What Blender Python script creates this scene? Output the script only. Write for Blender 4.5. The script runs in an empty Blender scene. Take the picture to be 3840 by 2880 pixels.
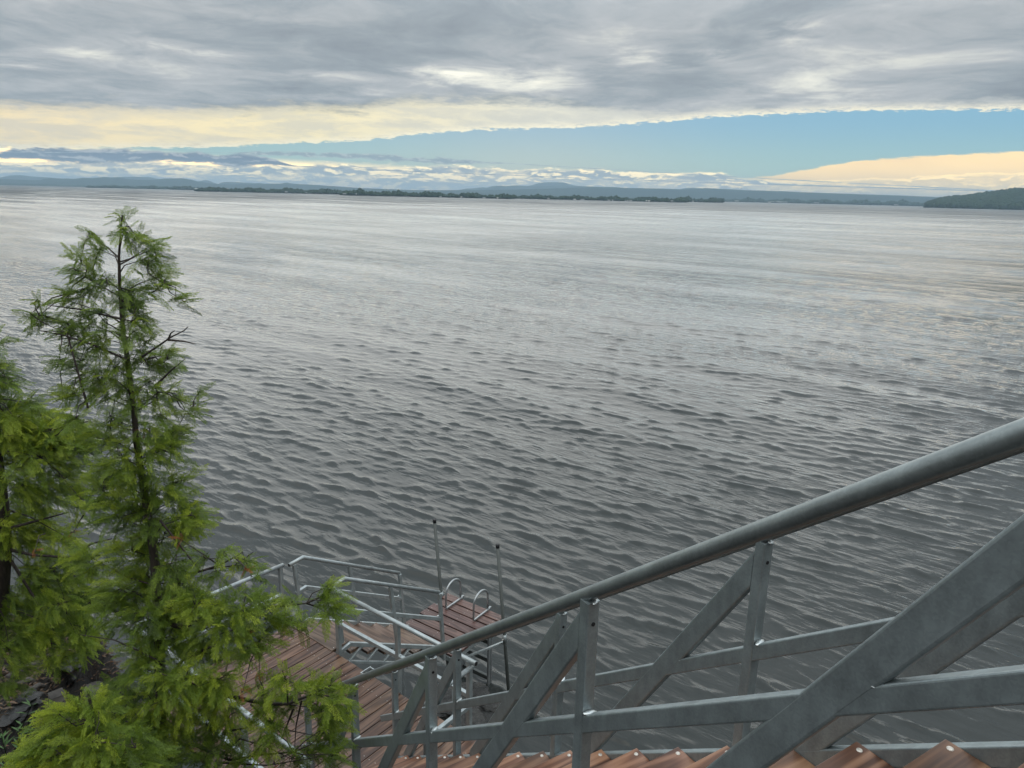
import bpy, math, random
import numpy as np
from mathutils import noise as mnoise
from math import sin, cos, tan, radians, degrees, pi, atan2, asin, hypot, sqrt
from mathutils import Matrix, Vector

S = bpy.context.scene
COL = S.collection
rng = np.random.default_rng(7)
random.seed(7)

# ------------------------------------------------------------------ camera
H = 7.51                       # eye height above the lake
K = 0.905                      # metres per survey unit
FPX = 2700.0                   # focal length in photograph pixels (3840 wide)
ROLL = math.atan(0.0226)
PITCH = math.atan((1440-732)*cos(ROLL)/FPX)
_f = np.array([0, cos(PITCH), -sin(PITCH)]); _u0 = np.array([0, sin(PITCH), cos(PITCH)]); _r0 = np.array([1., 0, 0])
_r = _r0*cos(ROLL)+_u0*sin(ROLL); _u = _u0*cos(ROLL)-_r0*sin(ROLL)
cam = bpy.data.cameras.new('camera')
cam.sensor_width = 36; cam.lens = 36*FPX/3840; cam.clip_start = 0.05; cam.clip_end = 200000
cob = bpy.data.objects.new('camera', cam); COL.objects.link(cob)
M = Matrix(((_r[0], _u[0], -_f[0], 0), (_r[1], _u[1], -_f[1], 0), (_r[2], _u[2], -_f[2], H), (0, 0, 0, 1)))
cob.matrix_world = M
S.camera = cob
def ray(px, py):
    v = np.array([(px-1920)/FPX, -(py-1440)/FPX, 1.0])
    return v[0]*_r+v[1]*_u+v[2]*_f
def azel(px, py):
    r = ray(px, py); return degrees(atan2(r[0], r[1])), degrees(atan2(r[2], hypot(r[0], r[1])))

# ------------------------------------------------------------------ node helpers
class NT:
    def __init__(s, tree): s.t = tree; s.n = tree.nodes; s.l = tree.links
    def node(s, typ, **kw):
        nd = s.n.new(typ)
        for k, v in kw.items(): setattr(nd, k, v)
        return nd
    def put(s, sock, v):
        if v is None: return
        if isinstance(v, bpy.types.NodeSocket): s.l.new(v, sock)
        else:
            if isinstance(v, (tuple, list)) and len(v) == 3 and sock.type == 'RGBA': v = (*v, 1)
            sock.default_value = v
    def m(s, op, a, b=None, c=None, clamp=False):
        nd = s.node('ShaderNodeMath', operation=op, use_clamp=clamp)
        for i, v in enumerate((a, b, c)):
            if v is not None: s.put(nd.inputs[i], v)
        return nd.outputs[0]
    def vm(s, op, a, b=None, sc=None):
        nd = s.node('ShaderNodeVectorMath', operation=op)
        s.put(nd.inputs[0], a)
        if b is not None: s.put(nd.inputs[1], b)
        if sc is not None: s.put(nd.inputs['Scale'], sc)
        return nd.outputs[0]
    def comb(s, x, y, z):
        nd = s.node('ShaderNodeCombineXYZ'); s.put(nd.inputs[0], x); s.put(nd.inputs[1], y); s.put(nd.inputs[2], z); return nd.outputs[0]
    def noise(s, vec, scale=1., detail=4., rough=.5, dist=0., col=False):
        nd = s.node('ShaderNodeTexNoise'); s.put(nd.inputs['Vector'], vec); s.put(nd.inputs['Scale'], scale)
        s.put(nd.inputs['Detail'], detail); s.put(nd.inputs['Roughness'], rough); s.put(nd.inputs['Distortion'], dist)
        return nd.outputs['Color'] if col else nd.outputs[0]
    def ss(s, v, a, b, lo=0., hi=1.):          # smoothstep from a to b
        nd = s.node('ShaderNodeMapRange', interpolation_type='SMOOTHSTEP')
        s.put(nd.inputs[0], v); s.put(nd.inputs[1], a); s.put(nd.inputs[2], b); s.put(nd.inputs[3], lo); s.put(nd.inputs[4], hi)
        return nd.outputs[0]
    def mix(s, f, a, b, blend='MIX'):
        nd = s.node('ShaderNodeMix', data_type='RGBA', blend_type=blend)
        s.put(nd.inputs[0], f); s.put(nd.inputs[6], a); s.put(nd.inputs[7], b); return nd.outputs[2]
    def ramp(s, f, stops):
        nd = s.node('ShaderNodeValToRGB'); e = nd.color_ramp.elements
        while len(e) < len(stops): e.new(0.5)
        for i, (p, c) in enumerate(stops): e[i].position = p; e[i].color = (*c, 1) if len(c) == 3 else c
        s.put(nd.inputs[0], f); return nd.outputs[0]
    def curve(s, f, pts):                     # piecewise linear
        nd = s.node('ShaderNodeFloatCurve'); c = nd.mapping.curves[0]
        while len(c.points) < len(pts): c.points.new(0.5, 0.5)
        for p, (x, y) in zip(c.points, pts): p.location = (x, y); p.handle_type = 'VECTOR'
        nd.mapping.update(); s.put(nd.inputs[1], f); return nd.outputs[0]
def srgb(r, g, b):
    return tuple(((c/255)/12.92 if c/255 <= .04045 else ((c/255+.055)/1.055)**2.4) for c in (r, g, b))

# ------------------------------------------------------------------ sky
w = bpy.data.worlds.new('World'); S.world = w; w.use_nodes = True
N = NT(w.node_tree); w.node_tree.nodes.clear()
out = N.node('ShaderNodeOutputWorld'); bg = N.node('ShaderNodeBackground'); N.l.new(bg.outputs[0], out.inputs[0])
SKY_STR = 0.1
bg.inputs['Strength'].default_value = 0.100
SUN_AZ, SUN_EL = 1.0, -13.0      # well below the horizon; wide soft glow placed to brighten the wave crests
sky = N.node('ShaderNodeTexSky', sky_type='NISHITA', sun_disc=False)
sky.sun_elevation = radians(max(SUN_EL, 0.5)); sky.sun_rotation = radians(SUN_AZ); sky.altitude = 100; sky.dust_density = .6; sky.ozone_density = 1.6
tc = N.node('ShaderNodeTexCoord'); D = N.vm('NORMALIZE', tc.outputs['Generated'])
sep = N.node('ShaderNodeSeparateXYZ'); N.l.new(D, sep.inputs[0]); dx, dy, dz = sep.outputs
az = N.m('MULTIPLY', N.m('ARCTAN2', dx, dy), 180/pi)
el = N.m('MULTIPLY', N.m('ARCSINE', dz), 180/pi)
azn = N.m('DIVIDE', N.m('ADD', az, 40.), 80., clamp=True)
def acurve(pts, es=10.):                      # pts in photo pixels -> elevation (deg) as a function of azimuth
    q = []
    for (x, y) in pts:
        a, e = azel(x, y); q.append(((a+40)/80, max(0, e)/es))
    q = [(0, q[0][1])]+q+[(1, q[-1][1])]
    return N.m('MULTIPLY', N.curve(azn, q), es)
CL = lambda r, g, b, k=1.: tuple(c*k/SKY_STR for c in srgb(r, g, b))
# clear sky, taken from the physical sky and tinted to the evening teal low down
clear_b = N.mix(N.ss(el, .5, 6.), CL(164, 204, 192), CL(126, 176, 202))
clear = N.mix(.15, clear_b, sky.outputs[0])
# coordinates on the cloud deck
zz = N.m('ADD', N.m('MAXIMUM', dz, 0.), .055)
P = N.comb(N.m('DIVIDE', dx, zz), N.m('DIVIDE', dy, zz), 0.)
wob = N.noise(P, .9, 3., .5, col=True)
P2 = N.vm('ADD', P, N.vm('SCALE', N.vm('SUBTRACT', wob, (.5, .5, .5)), sc=.9))
ANG = N.comb(N.m('MULTIPLY', az, .16), N.m('MULTIPLY', el, .75), 3.1)
# 1. pale anvil cloud at the right
anv_top = acurve([(2700, 675), (2830, 660), (3000, 640), (3200, 602), (3400, 585), (3640, 572), (3840, 567)])
nA = N.noise(ANG, 1.9, 7., .62)
anv = N.m('SUBTRACT', N.m('ADD', anv_top, N.m('MULTIPLY', N.m('SUBTRACT', nA, .5), .75)), el)
anv_m = N.m('MULTIPLY', N.ss(anv, 0., .14), N.ss(az, 14.5, 20.))
c1 = N.mix(anv_m, clear, N.mix(N.noise(ANG, .8, 3.), CL(252, 216, 150, 1.35), CL(236, 204, 156, 1.1)))
# 2. glow under everything near the horizon at the left
glow_top = acurve([(0, 545), (400, 560), (800, 590), (1300, 618), (1900, 650), (2500, 670), (2900, 700), (3840, 720)])
c2 = N.mix(N.m('MULTIPLY', N.ss(N.m('SUBTRACT', glow_top, el), -.3, .6), .9), c1, CL(255, 214, 140, 3.4))
# 3. low cumulus band: lumpy tops, several overlapping rows
def cum(base_sc, top_pts, thick, seed, lit, dark, amp, den=.0, prev=None, mask=None):
    top = acurve(top_pts)
    A = N.comb(N.m('MULTIPLY', az, .26*base_sc), N.m('MULTIPLY', el, 1.0*base_sc), seed)
    wv = N.noise(A, .8, 4., .55, col=True)
    A2 = N.vm('ADD', A, N.vm('SCALE', N.vm('SUBTRACT', wv, (.5, .5, .5)), sc=.9))
    n1 = N.noise(A2, 1.6, 7., .62)
    nb = N.noise(N.comb(N.m('MULTIPLY', az, .12*base_sc), el, seed+4), 1., 3., .5)
    d = N.m('ADD', N.m('SUBTRACT', top, el), N.m('MULTIPLY', N.m('SUBTRACT', nb, .5), amp*1.6))
    shape = N.m('ADD', N.m('MULTIPLY', N.ss(d, 0., thick), 1.0), N.m('MULTIPLY', N.m('SUBTRACT', n1, .5), 2.2))
    mk = N.m('MULTIPLY', N.ss(shape, .32+den, .55+den), N.ss(d, -.28, -.02))
    if mask is not None: mk = N.m('MULTIPLY', mk, mask)
    # tops catch the light
    A3 = N.vm('ADD', A2, (0., .16, 0.)); n2 = N.noise(A3, 1.6, 7., .62)
    edge = N.ss(N.m('SUBTRACT', n1, n2), -.02, .09)
    shade = N.m('MAXIMUM', N.m('MULTIPLY', edge, .8), N.ss(shape, 1.0, .5, 0., .65), clamp=True)
    colr = N.mix(shade, dark, lit)
    return N.mix(mk, prev, colr)
c3 = cum(1., [(0, 590), (600, 590), (1000, 610), (1300, 610), (1700, 618), (2200, 626), (2600, 640), (2900, 672), (3300, 655), (3500, 645), (3840, 625)], .55, 1.7,
         N.mix(N.ss(az, 14., 24.), CL(246, 220, 166, 2.0), CL(255, 220, 150, 1.7)), N.mix(N.ss(az, 14., 24.), CL(168, 172, 168, 1.15), CL(222, 196, 150, 1.35)), .45, prev=c2)
def bank_(cen, half, seed, lit, dark, prev, ragged=1., sc=1.):
    cc = acurve(cen); hh = acurve_h(half)
    A = N.comb(N.m('MULTIPLY', az, .36*sc), N.m('MULTIPLY', el, 1.25*sc), seed)
    wv = N.noise(A, .9, 4., .55, col=True); A2 = N.vm('ADD', A, N.vm('SCALE', N.vm('SUBTRACT', wv, (.5, .5, .5)), sc=.8))
    n1 = N.noise(A2, 1.5, 7., .6); n2 = N.noise(N.vm('ADD', A2, (.05, .2, 0.)), 1.5, 7., .6)
    dd = N.m('SUBTRACT', 1., N.m('ABSOLUTE', N.m('DIVIDE', N.m('SUBTRACT', el, cc), hh)))
    sh = N.m('ADD', dd, N.m('MULTIPLY', N.m('SUBTRACT', n1, .5), 3.6*ragged))
    mk_ = N.ss(sh, .05, .62)
    shade = N.m('MAXIMUM', N.ss(N.m('SUBTRACT', n1, n2), 0., .10), N.ss(sh, .75, .1, 0., .7), clamp=True)
    return N.mix(mk_, prev, N.mix(shade, dark, lit))
def acurve_h(pts, es=10.):
    q = [((azel(x, 600)[0]+40)/80, h/es) for x, h in pts]; q = [(0, q[0][1])]+q+[(1, q[-1][1])]
    return N.m('MULTIPLY', N.curve(azn, q), es)
c3 = bank_([(0, 632), (400, 640), (900, 640), (1500, 640), (2100, 652), (2700, 668), (2900, 690), (3840, 720)], [(0, .30), (700, .34), (1000, .42), (1500, .5), (2100, .42), (2750, .36), (2950, .1), (3840, .05)], 2.4, CL(236, 216, 170, 1.7), CL(150, 160, 164, 1.1), c3, 1.0, .7)
c3 = bank_([(0, 585), (60, 578), (350, 585), (640, 592), (1000, 606), (1100, 622), (3840, 720)], [(0, .35), (80, .62), (400, .66), (620, .42), (900, .5), (1020, .3), (1090, .06), (1300, .03), (3840, .03)], 9.1, CL(170, 174, 176), CL(104, 118, 136), c3, .7, .8)
c3 = bank_([(0, 570), (900, 572), (1320, 584), (1560, 600), (1900, 612), (2300, 636), (3840, 720)], [(0, .02), (900, .02), (960, .18), (1280, .22), (1400, .26), (1600, .28), (1800, .18), (1900, .03), (3840, .03)], 5.6, CL(176, 186, 184), CL(138, 153, 160), c3, .9, 1.4)
# 4. the big deck, its straight rear edge running left-low to right-high
edge_c = acurve([(0, 555), (780, 553), (1390, 525), (1560, 504), (1820, 486), (2180, 477), (2440, 460), (2700, 438), (2960, 425), (3220, 415), (3840, 410)])
nE = N.noise(N.comb(N.m('MULTIPLY', az, .5), N.m('MULTIPLY', el, 2.4), 0.), 2.2, 8., .68)
e = N.m('ADD', N.m('SUBTRACT', el, edge_c), N.m('MULTIPLY', N.m('SUBTRACT', nE, .5), .95))
n1 = N.noise(P2, .75, 9., .64); n2 = N.noise(P2, .17, 4., .5)
nn = N.m('ADD', N.m('MULTIPLY', n1, .62), N.m('MULTIPLY', n2, .38))
GS = [(78, 243, 2.2, .35, .5), (347, 204, 2.6, .32, .6), (607, 178, 3.2, .35, .45), (825, 210, 1.8, .3, .5), (1215, 283, 3.0, .25, .5), (1640, 270, 4.5, .4, .75), (1780, 310, 3.5, .6, .6), (2030, 300, 3., 1.0, .6), (2441, 217, 2.8, .55, .9), (2684, 206, 1.3, .4, .8), (2953, 113, 1.9, .75, .9), (3000, 330, 5., 1.2, .25), (900, 60, 6., .6, .25), (1300, 380, 6., .8, .3)]
spot = None
for (x_, y_, sa, se, am) in GS:
    a0, e0 = azel(x_, y_)
    g_ = N.m('ADD', N.m('POWER', N.m('DIVIDE', N.m('SUBTRACT', az, a0), sa), 2.), N.m('POWER', N.m('DIVIDE', N.m('SUBTRACT', el, e0), se), 2.))
    g_ = N.m('MULTIPLY', N.m('EXPONENT', N.m('MULTIPLY', g_, -1.)), am); spot = g_ if spot is None else N.m('ADD', spot, g_)
nn = N.m('ADD', nn, N.m('MULTIPLY', N.m('MULTIPLY', spot, N.ss(n1, .36, .60)), .17))
deck = N.ramp(nn, [(.37, CL(122, 129, 136)), (.47, CL(143, 150, 155)), (.55, CL(168, 171, 173)), (.62, CL(204, 204, 196)), (.72, CL(248, 244, 226))])
wid = N.curve(azn, [(0, .36), (.07, .36), (.22, .34), (.40, .34), (.52, .28), (.62, .12), (.8, .07), (1, .07)])
wid = N.m('MULTIPLY', wid, 8.)
nb = N.noise(N.vm('ADD', ANG, N.vm('SCALE', N.vm('SUBTRACT', N.noise(ANG, 1.1, 4., .6, col=True), (.5, .5, .5)), sc=.8)), 1.3, 7., .6)
bandf = N.ss(N.m('SUBTRACT', N.m('ADD', e, N.m('MULTIPLY', N.m('SUBTRACT', nb, .5), 2.6)), wid), .25, -.9)
warm = N.ramp(azn, [(.0, CL(246, 220, 168)), (.30, CL(242, 226, 178)), (.52, CL(222, 217, 196)), (.75, CL(214, 212, 200))])
greyed = N.mix(N.ss(nb, .38, .62), N.mix(.5, warm, CL(176, 178, 176)), warm)
deck = N.mix(bandf, deck, greyed)
rim = N.m('MULTIPLY', N.ss(e, .55, .08), N.ss(nE, .4, .56))
deck = N.mix(N.m('MULTIPLY', rim, .75), deck, CL(246, 236, 206))
c4 = N.mix(N.ss(e, -.03, .06), c3, deck)
# thin towards the south east the deck simply goes on overhead
# overhead cloud brightened past a standard overcast, added to light the foreground
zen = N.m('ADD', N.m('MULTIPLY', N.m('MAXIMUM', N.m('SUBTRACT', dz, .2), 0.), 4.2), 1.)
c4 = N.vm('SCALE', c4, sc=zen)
c5 = N.mix(N.ss(dz, 0., -.02), c4, CL(120, 125, 125))
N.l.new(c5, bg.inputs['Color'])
w.cycles.sampling_method = 'MANUAL'; w.cycles.sample_map_resolution = 1024

# ------------------------------------------------------------------ sun (wide soft glow from below the horizon) and exposure
sl = bpy.data.lights.new('sun', 'SUN'); sl.energy = 1.05; sl.angle = radians(84); sl.color = (1., .985, .93)
so = bpy.data.objects.new('sun', sl); COL.objects.link(so)
sd = Vector((sin(radians(SUN_AZ))*cos(radians(SUN_EL)), cos(radians(SUN_AZ))*cos(radians(SUN_EL)), sin(radians(SUN_EL))))
so.rotation_euler = sd.to_track_quat('Z', 'Y').to_euler(); so.location = (0, 0, 40)
S.view_settings.view_transform = 'Standard'; S.view_settings.look = 'None'
S.view_settings.exposure = 0.42; S.view_settings.gamma = 1.0; S.view_settings.use_curve_mapping = False
S.render.engine = 'CYCLES'
S.cycles.max_bounces = 6; S.cycles.volume_bounces = 0; S.cycles.transparent_max_bounces = 8
S.cycles.caustics_reflective = False; S.cycles.caustics_refractive = False

# ------------------------------------------------------------------ materials
def newmat(name):
    m = bpy.data.materials.new(name); m.use_nodes = True; m.node_tree.nodes.clear()
    T = NT(m.node_tree); o = T.node('ShaderNodeOutputMaterial'); b = T.node('ShaderNodeBsdfPrincipled'); T.l.new(b.outputs[0], o.inputs[0])
    return m, T, b, o
def bump(T, h, strength, dist, normal=None):
    nd = T.node('ShaderNodeBump'); T.put(nd.inputs['Strength'], strength); T.put(nd.inputs['Distance'], dist); T.put(nd.inputs['Height'], h)
    if normal is not None: T.put(nd.inputs['Normal'], normal)
    return nd.outputs[0]
def geopos(T): return T.node('ShaderNodeNewGeometry').outputs['Position']
def objrand(T): return T.node('ShaderNodeObjectInfo').outputs['Random']

def mat_galv(name, base, metallic, rough):
    m, T, b, o = newmat(name)
    p = geopos(T)
    v = T.node('ShaderNodeTexVoronoi'); T.put(v.inputs['Vector'], T.vm('ADD', p, T.vm('SCALE', T.noise(p, 40., 2., col=True), sc=.02))); v.inputs['Scale'].default_value = 160
    sp = T.node('ShaderNodeSeparateColor'); T.l.new(v.outputs['Color'], sp.inputs[0])
    n = T.noise(p, 9., 6., .62); n3 = T.noise(T.vm('MULTIPLY', p, (1., 1., .3)), 28., 4., .6)
    f = T.m('ADD', T.m('MULTIPLY', sp.outputs[0], .10), T.m('ADD', T.m('MULTIPLY', n, .55), T.m('MULTIPLY', n3, .35)))
    k1 = tuple(c*.80 for c in base); k2 = tuple(min(1, c*1.2) for c in base)
    n = T.m('ADD', T.m('MULTIPLY', n, .6), T.m('MULTIPLY', T.noise(T.vm('MULTIPLY', p, (3., 3., .8)), 4., 5., .6), .4))
    T.put(b.inputs['Base Color'], T.ramp(f, [(.36, k1), (.5, base), (.64, k2)]))
    b.inputs['Metallic'].default_value = metallic
    T.put(b.inputs['Roughness'], T.m('ADD', T.m('MULTIPLY', f, .3), rough-.15))
    T.put(b.inputs['Normal'], bump(T, n3, .25, .002))
    return m
GALV = mat_galv('galvanised steel', (.37, .41, .415), .6, .42)
GALVD = mat_galv('aged galvanised steel', (.285, .33, .34), .6, .40)
GALVDP = mat_galv('aged galvanised pipe', (.225, .255, .255), .6, .38)
GALVP = mat_galv('galvanised pipe', (.35, .385, .39), .55, .42)
PIPEM = mat_galv('weathered dock pipe', (.060, .068, .064), .2, .5)
WELD = mat_galv('weld', (.62, .66, .66), .7, .3)
ALU = mat_galv('aluminium', (.36, .38, .385), .7, .36)
m, T, b, o = newmat('black rubber'); b.inputs['Base Color'].default_value = (.012, .012, .014, 1); b.inputs['Roughness'].default_value = .55; RUB = m
m, T, b, o = newmat('hole'); b.inputs['Base Color'].default_value = (.006, .006, .007, 1); b.inputs['Roughness'].default_value = .8; HOLE_SHADE = m  # black for discs and sheets that paint the shade inside hollows
m, T, b, o = newmat('zinc bolt'); b.inputs['Base Color'].default_value = (.62, .58, .52, 1); b.inputs['Metallic'].default_value = .5; b.inputs['Roughness'].default_value = .4; BOLT = m

def mat_wood(name, dark, mid, light, wet=.42):
    m, T, b, o = newmat(name)
    tcn = T.node('ShaderNodeTexCoord'); oc = tcn.outputs['Object']; r = objrand(T)
    off = T.comb(T.m('MULTIPLY', r, 37.), T.m('MULTIPLY', r, 91.), T.m('MULTIPLY', r, 53.))
    p = T.vm('ADD', oc, off)
    # cathedral grain: rings of a warped, very stretched cylinder
    q = T.vm('MULTIPLY', p, (.55, 5.5, 5.5))
    warp = T.noise(q, .8, 2., .45)
    rings = T.m('SINE', T.m('MULTIPLY', T.m('ADD', warp, T.m('MULTIPLY', T.noise(T.vm('MULTIPLY', p, (.3, 2., 2.)), 1., 1.), .9)), 62.))
    rings = T.ss(rings, -.9, .95)
    fine = T.noise(T.vm('MULTIPLY', p, (1.2, 52., 52.)), 1., 4., .6)
    blot = T.noise(p, 3.2, 5., .6)
    f = T.m('ADD', T.m('MULTIPLY', rings, .32), T.m('ADD', T.m('MULTIPLY', fine, .62), T.m('MULTIPLY', blot, .22)))
    c = T.ramp(f, [(.28, dark), (.56, mid), (.84, light)])
    # knots
    v = T.node('ShaderNodeTexVoronoi'); T.put(v.inputs['Vector'], T.vm('MULTIPLY', p, (2.0, 5.5, 5.5))); v.inputs['Scale'].default_value = 1.
    kn = T.ss(v.outputs['Distance'], .10, .05)
    c = T.mix(T.m('MULTIPLY', kn, .75), c, tuple(x*.35 for x in dark))
    hs = T.node('ShaderNodeHueSaturation'); T.put(hs.inputs['Value'], T.m('ADD', .78, T.m('MULTIPLY', r, .46))); T.put(hs.inputs['Color'], c)
    T.put(hs.inputs['Hue'], T.m('ADD', .494, T.m('MULTIPLY', T.m('FRACT', T.m('MULTIPLY', r, 17.)), .014)))
    T.put(b.inputs['Base Color'], hs.outputs[0])
    T.put(b.inputs['Roughness'], T.m('ADD', T.m('MULTIPLY', T.noise(p, 5., 3.), .3), wet-.12))
    T.put(b.inputs['Normal'], bump(T, T.m('ADD', fine, T.m('MULTIPLY', rings, .6)), .35, .0022))
    return m
WOODP = mat_wood('weathered deck wood', (.030, .014, .008), (.096, .047, .027), (.170, .096, .060), .30)
WOODF = mat_wood('red brown tread wood', (.040, .015, .008), (.170, .078, .043), (.300, .165, .100), .42)
WOODR = mat_wood('tan tread wood', (.045, .024, .014), (.118, .070, .045), (.175, .114, .078), .36)
WOODD = mat_wood('dark red dock wood', (.040, .018, .014), (.094, .047, .038), (.145, .080, .066), .36)

# ------------------------------------------------------------------ mesh helpers
def link(name, me, parent=None, loc=(0, 0, 0), rot=None):
    o = bpy.data.objects.new(name, me); COL.objects.link(o); o.location = loc
    if rot is not None: o.rotation_mode = 'QUATERNION'; o.rotation_quaternion = rot
    if parent is not None: o.parent = parent
    return o
def mk(name, V, F, mat, smooth=False):
    me = bpy.data.meshes.new(name); me.from_pydata([tuple(v) for v in V], [], F); me.update()
    if mat is not None: me.materials.append(mat)
    if smooth: me.polygons.foreach_set('use_smooth', [True]*len(me.polygons))
    return me
def mk_np(name, V, tris, mat, smooth=False, quads=False):
    k = 4 if quads else 3
    me = bpy.data.meshes.new(name); n = len(V); f = len(tris)
    me.vertices.add(n); me.vertices.foreach_set('co', np.asarray(V, np.float32).ravel())
    me.loops.add(f*k); me.loops.foreach_set('vertex_index', np.asarray(tris, np.int32).ravel())
    me.polygons.add(f); me.polygons.foreach_set('loop_start', np.arange(0, f*k, k, dtype=np.int32)); me.polygons.foreach_set('loop_total', np.full(f, k, np.int32))
    if smooth: me.polygons.foreach_set('use_smooth', np.ones(f, bool))
    me.update(); me.validate()
    if mat is not None: me.materials.append(mat)
    return me
def thing(name, loc, label, cat, group=None):
    o = link(name, None, None, loc); o.empty_display_size = .2; o['label'] = label; o['category'] = cat
    if group: o['group'] = group
    return o
def tag(o, label=None, cat=None, group=None, kind=None):
    if label: o['label'] = label
    if cat: o['category'] = cat
    if group: o['group'] = group
    if kind: o['kind'] = kind
    return o
def frame(d, up):
    x = np.array(d, float); x /= np.linalg.norm(x)
    y = np.cross(np.array(up, float), x); y /= np.linalg.norm(y); z = np.cross(x, y)
    return x, y, z
def quat(d, up):
    x, y, z = frame(d, up); return Matrix((x, y, z)).transposed().to_quaternion()
def rrect(wy, hz, r, seg=2):
    pts = []
    for cy, cz, a0 in ((wy/2-r, hz/2-r, 0), (-wy/2+r, hz/2-r, 90), (-wy/2+r, -hz/2+r, 180), (wy/2-r, -hz/2+r, 270)):
        for i in range(seg+1):
            a = radians(a0+90*i/seg); pts.append((cy+r*cos(a), cz+r*sin(a)))
    return pts
def circ(r, n): return [(r*cos(2*pi*i/n), r*sin(2*pi*i/n)) for i in range(n)]
def prism(name, prof, L, mat, smooth=False, x0=0.):
    n = len(prof); V = [(x0, y, z) for y, z in prof]+[(x0+L, y, z) for y, z in prof]
    F = [(i, (i+1) % n, n+(i+1) % n, n+i) for i in range(n)]+[tuple(range(n-1, -1, -1)), tuple(range(n, 2*n))]
    me = mk(name, V, F, mat)
    if smooth:
        s = [True]*n+[False]*2; me.polygons.foreach_set('use_smooth', s)
    return me
def bar(name, A, B, wy, hz, mat, parent, up=(0, 0, 1), r=.006, seg=3):
    """rectangular tube from A to B; wy across, hz along 'up'"""
    A = np.array(A, float); B = np.array(B, float); L = np.linalg.norm(B-A)
    me = prism(name, rrect(wy, hz, r, seg), L, mat)
    o = link(name, me, parent, A-np.array(parent.location) if parent else A, quat(B-A, up)); return o
def brace_bar(name, A, B, wy, hz, mat, parent, n0, r=.008):
    """rectangular tube whose two ends are cut square to n0 (flush against the posts)"""
    A = np.array(A, float); B = np.array(B, float); x, y, z = frame(B-A, ZV); prof = rrect(wy, hz, r, 3); n = len(prof); off = np.array(parent.location); V = []
    for E_ in (A, B):
        for a_, b_ in prof:
            v = y*a_+z*b_; V.append(E_+v-x*((v@n0)/(x@n0))-off)
    F = [(i, (i+1) % n, n+(i+1) % n, n+i) for i in range(n)]+[tuple(range(n-1, -1, -1)), tuple(range(n, 2*n))]
    return link(name, mk(name, V, F, mat), parent)
def sweep(name, pts, r, mat, parent, n=16, hollow_ends=False):
    """round pipe along a polyline with mitred bends"""
    pts = [np.array(p, float) for p in pts]; off = np.array(parent.location) if parent is not None else np.zeros(3)
    V = []; F = []
    rr = r if hasattr(r, '__len__') else [r]*len(pts)
    ref = np.array([0, 0, 1.]) if abs((pts[1]-pts[0])[2])/np.linalg.norm(pts[1]-pts[0]) < .95 else np.array([0, 1., 0])
    for i, p in enumerate(pts):
        d0 = pts[i]-pts[i-1] if i else pts[1]-pts[0]; d1 = pts[i+1]-pts[i] if i < len(pts)-1 else d0
        d0 = d0/np.linalg.norm(d0); d1 = d1/np.linalg.norm(d1); t = d0+d1; t /= np.linalg.norm(t)
        u = ref-t*(ref@t); u /= np.linalg.norm(u); v = np.cross(t, u); ref = u
        mdir = d1-d0; mn = np.linalg.norm(mdir); k = 1/max(.5, (d0@t))
        for j in range(n):
            a = 2*pi*j/n; o_ = (u*cos(a)+v*sin(a))*rr[i]
            if mn > 1e-4:
                md = mdir/mn; o_ = o_+md*(o_@md)*(k-1)
            V.append(p+o_-off)
    m_ = len(pts)
    for i in range(m_-1):
        for j in range(n): F.append((i*n+j, i*n+(j+1) % n, (i+1)*n+(j+1) % n, (i+1)*n+j))
    sm = len(F)
    F.append(tuple(range(n-1, -1, -1))); F.append(tuple(range((m_-1)*n, m_*n)))
    me = mk(name, V, F, mat); me.polygons.foreach_set('use_smooth', [True]*sm+[False]*2)
    return link(name, me, parent)
def disc_end(P, d, r, parent, name='open_end'):
    """dark inside of an open pipe end: a short recessed-looking plug"""
    d = np.array(d, float)/np.linalg.norm(d); A = np.array(P, float)
    me = prism(name, circ(r*.82, 14), .004, HOLE_SHADE)
    return link(name, me, parent, A-np.array(parent.location), quat(d, (0, 0, 1) if abs(d[2]) < .9 else (0, 1, 0)))
def weld(P, parent, s=.018):
    me = bpy.data.meshes.get('weld_bead')
    if me is None:
        V = []; F = []; n = 8
        for i in range(5):
            t = i/4; rr = sin(pi*(.12+.76*t)); x = (t-.5)*2
            for j in range(n):
                a = 2*pi*j/n; q_ = 1+.25*sin(3*a+i*2); V.append((x*1.0, rr*cos(a)*.5*q_, rr*sin(a)*.5*q_))
        for i in range(4):
            for j in range(n): F.append((i*n+j, i*n+(j+1) % n, (i+1)*n+(j+1) % n, (i+1)*n+j))
        F += [tuple(range(n-1, -1, -1)), tuple(range(4*n, 5*n))]
        me = mk('weld_bead', V, F, WELD, True)
    o = link('weld_bead', me, parent, np.array(P)-np.array(parent.location)); o.scale = (s*.9, s*.8, s*.55)
    o.rotation_euler = (random.uniform(-.3, .3), random.uniform(-.3, .3), random.uniform(.4, 1.2)); return o

# ------------------------------------------------------------------ frames of reference
A38 = radians(38.); PV = np.array([sin(A38), cos(A38), 0]); QV = np.array([cos(A38), -sin(A38), 0]); ZV = np.array([0, 0, 1.])
def W(p, q, z): return (p*PV+q*QV)*K+np.array([0, 0, z*K+H])      # landing / lower flight frame
_d = ray(500, 2859); _a = atan2(_d[0], _d[1]); DH = np.array([sin(_a), cos(_a), 0]); UB = np.array([cos(_a), -sin(_a), 0])
SL = -_d[2]/hypot(_d[0], _d[1])
def G(a, b, c): return (a*DH+b*UB)*K+np.array([0, 0, (c-a*SL)*K+H])   # foreground flight frame, c above the eye line of the slope
DV = DH-ZV*SL; DV /= np.linalg.norm(DV)

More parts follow.
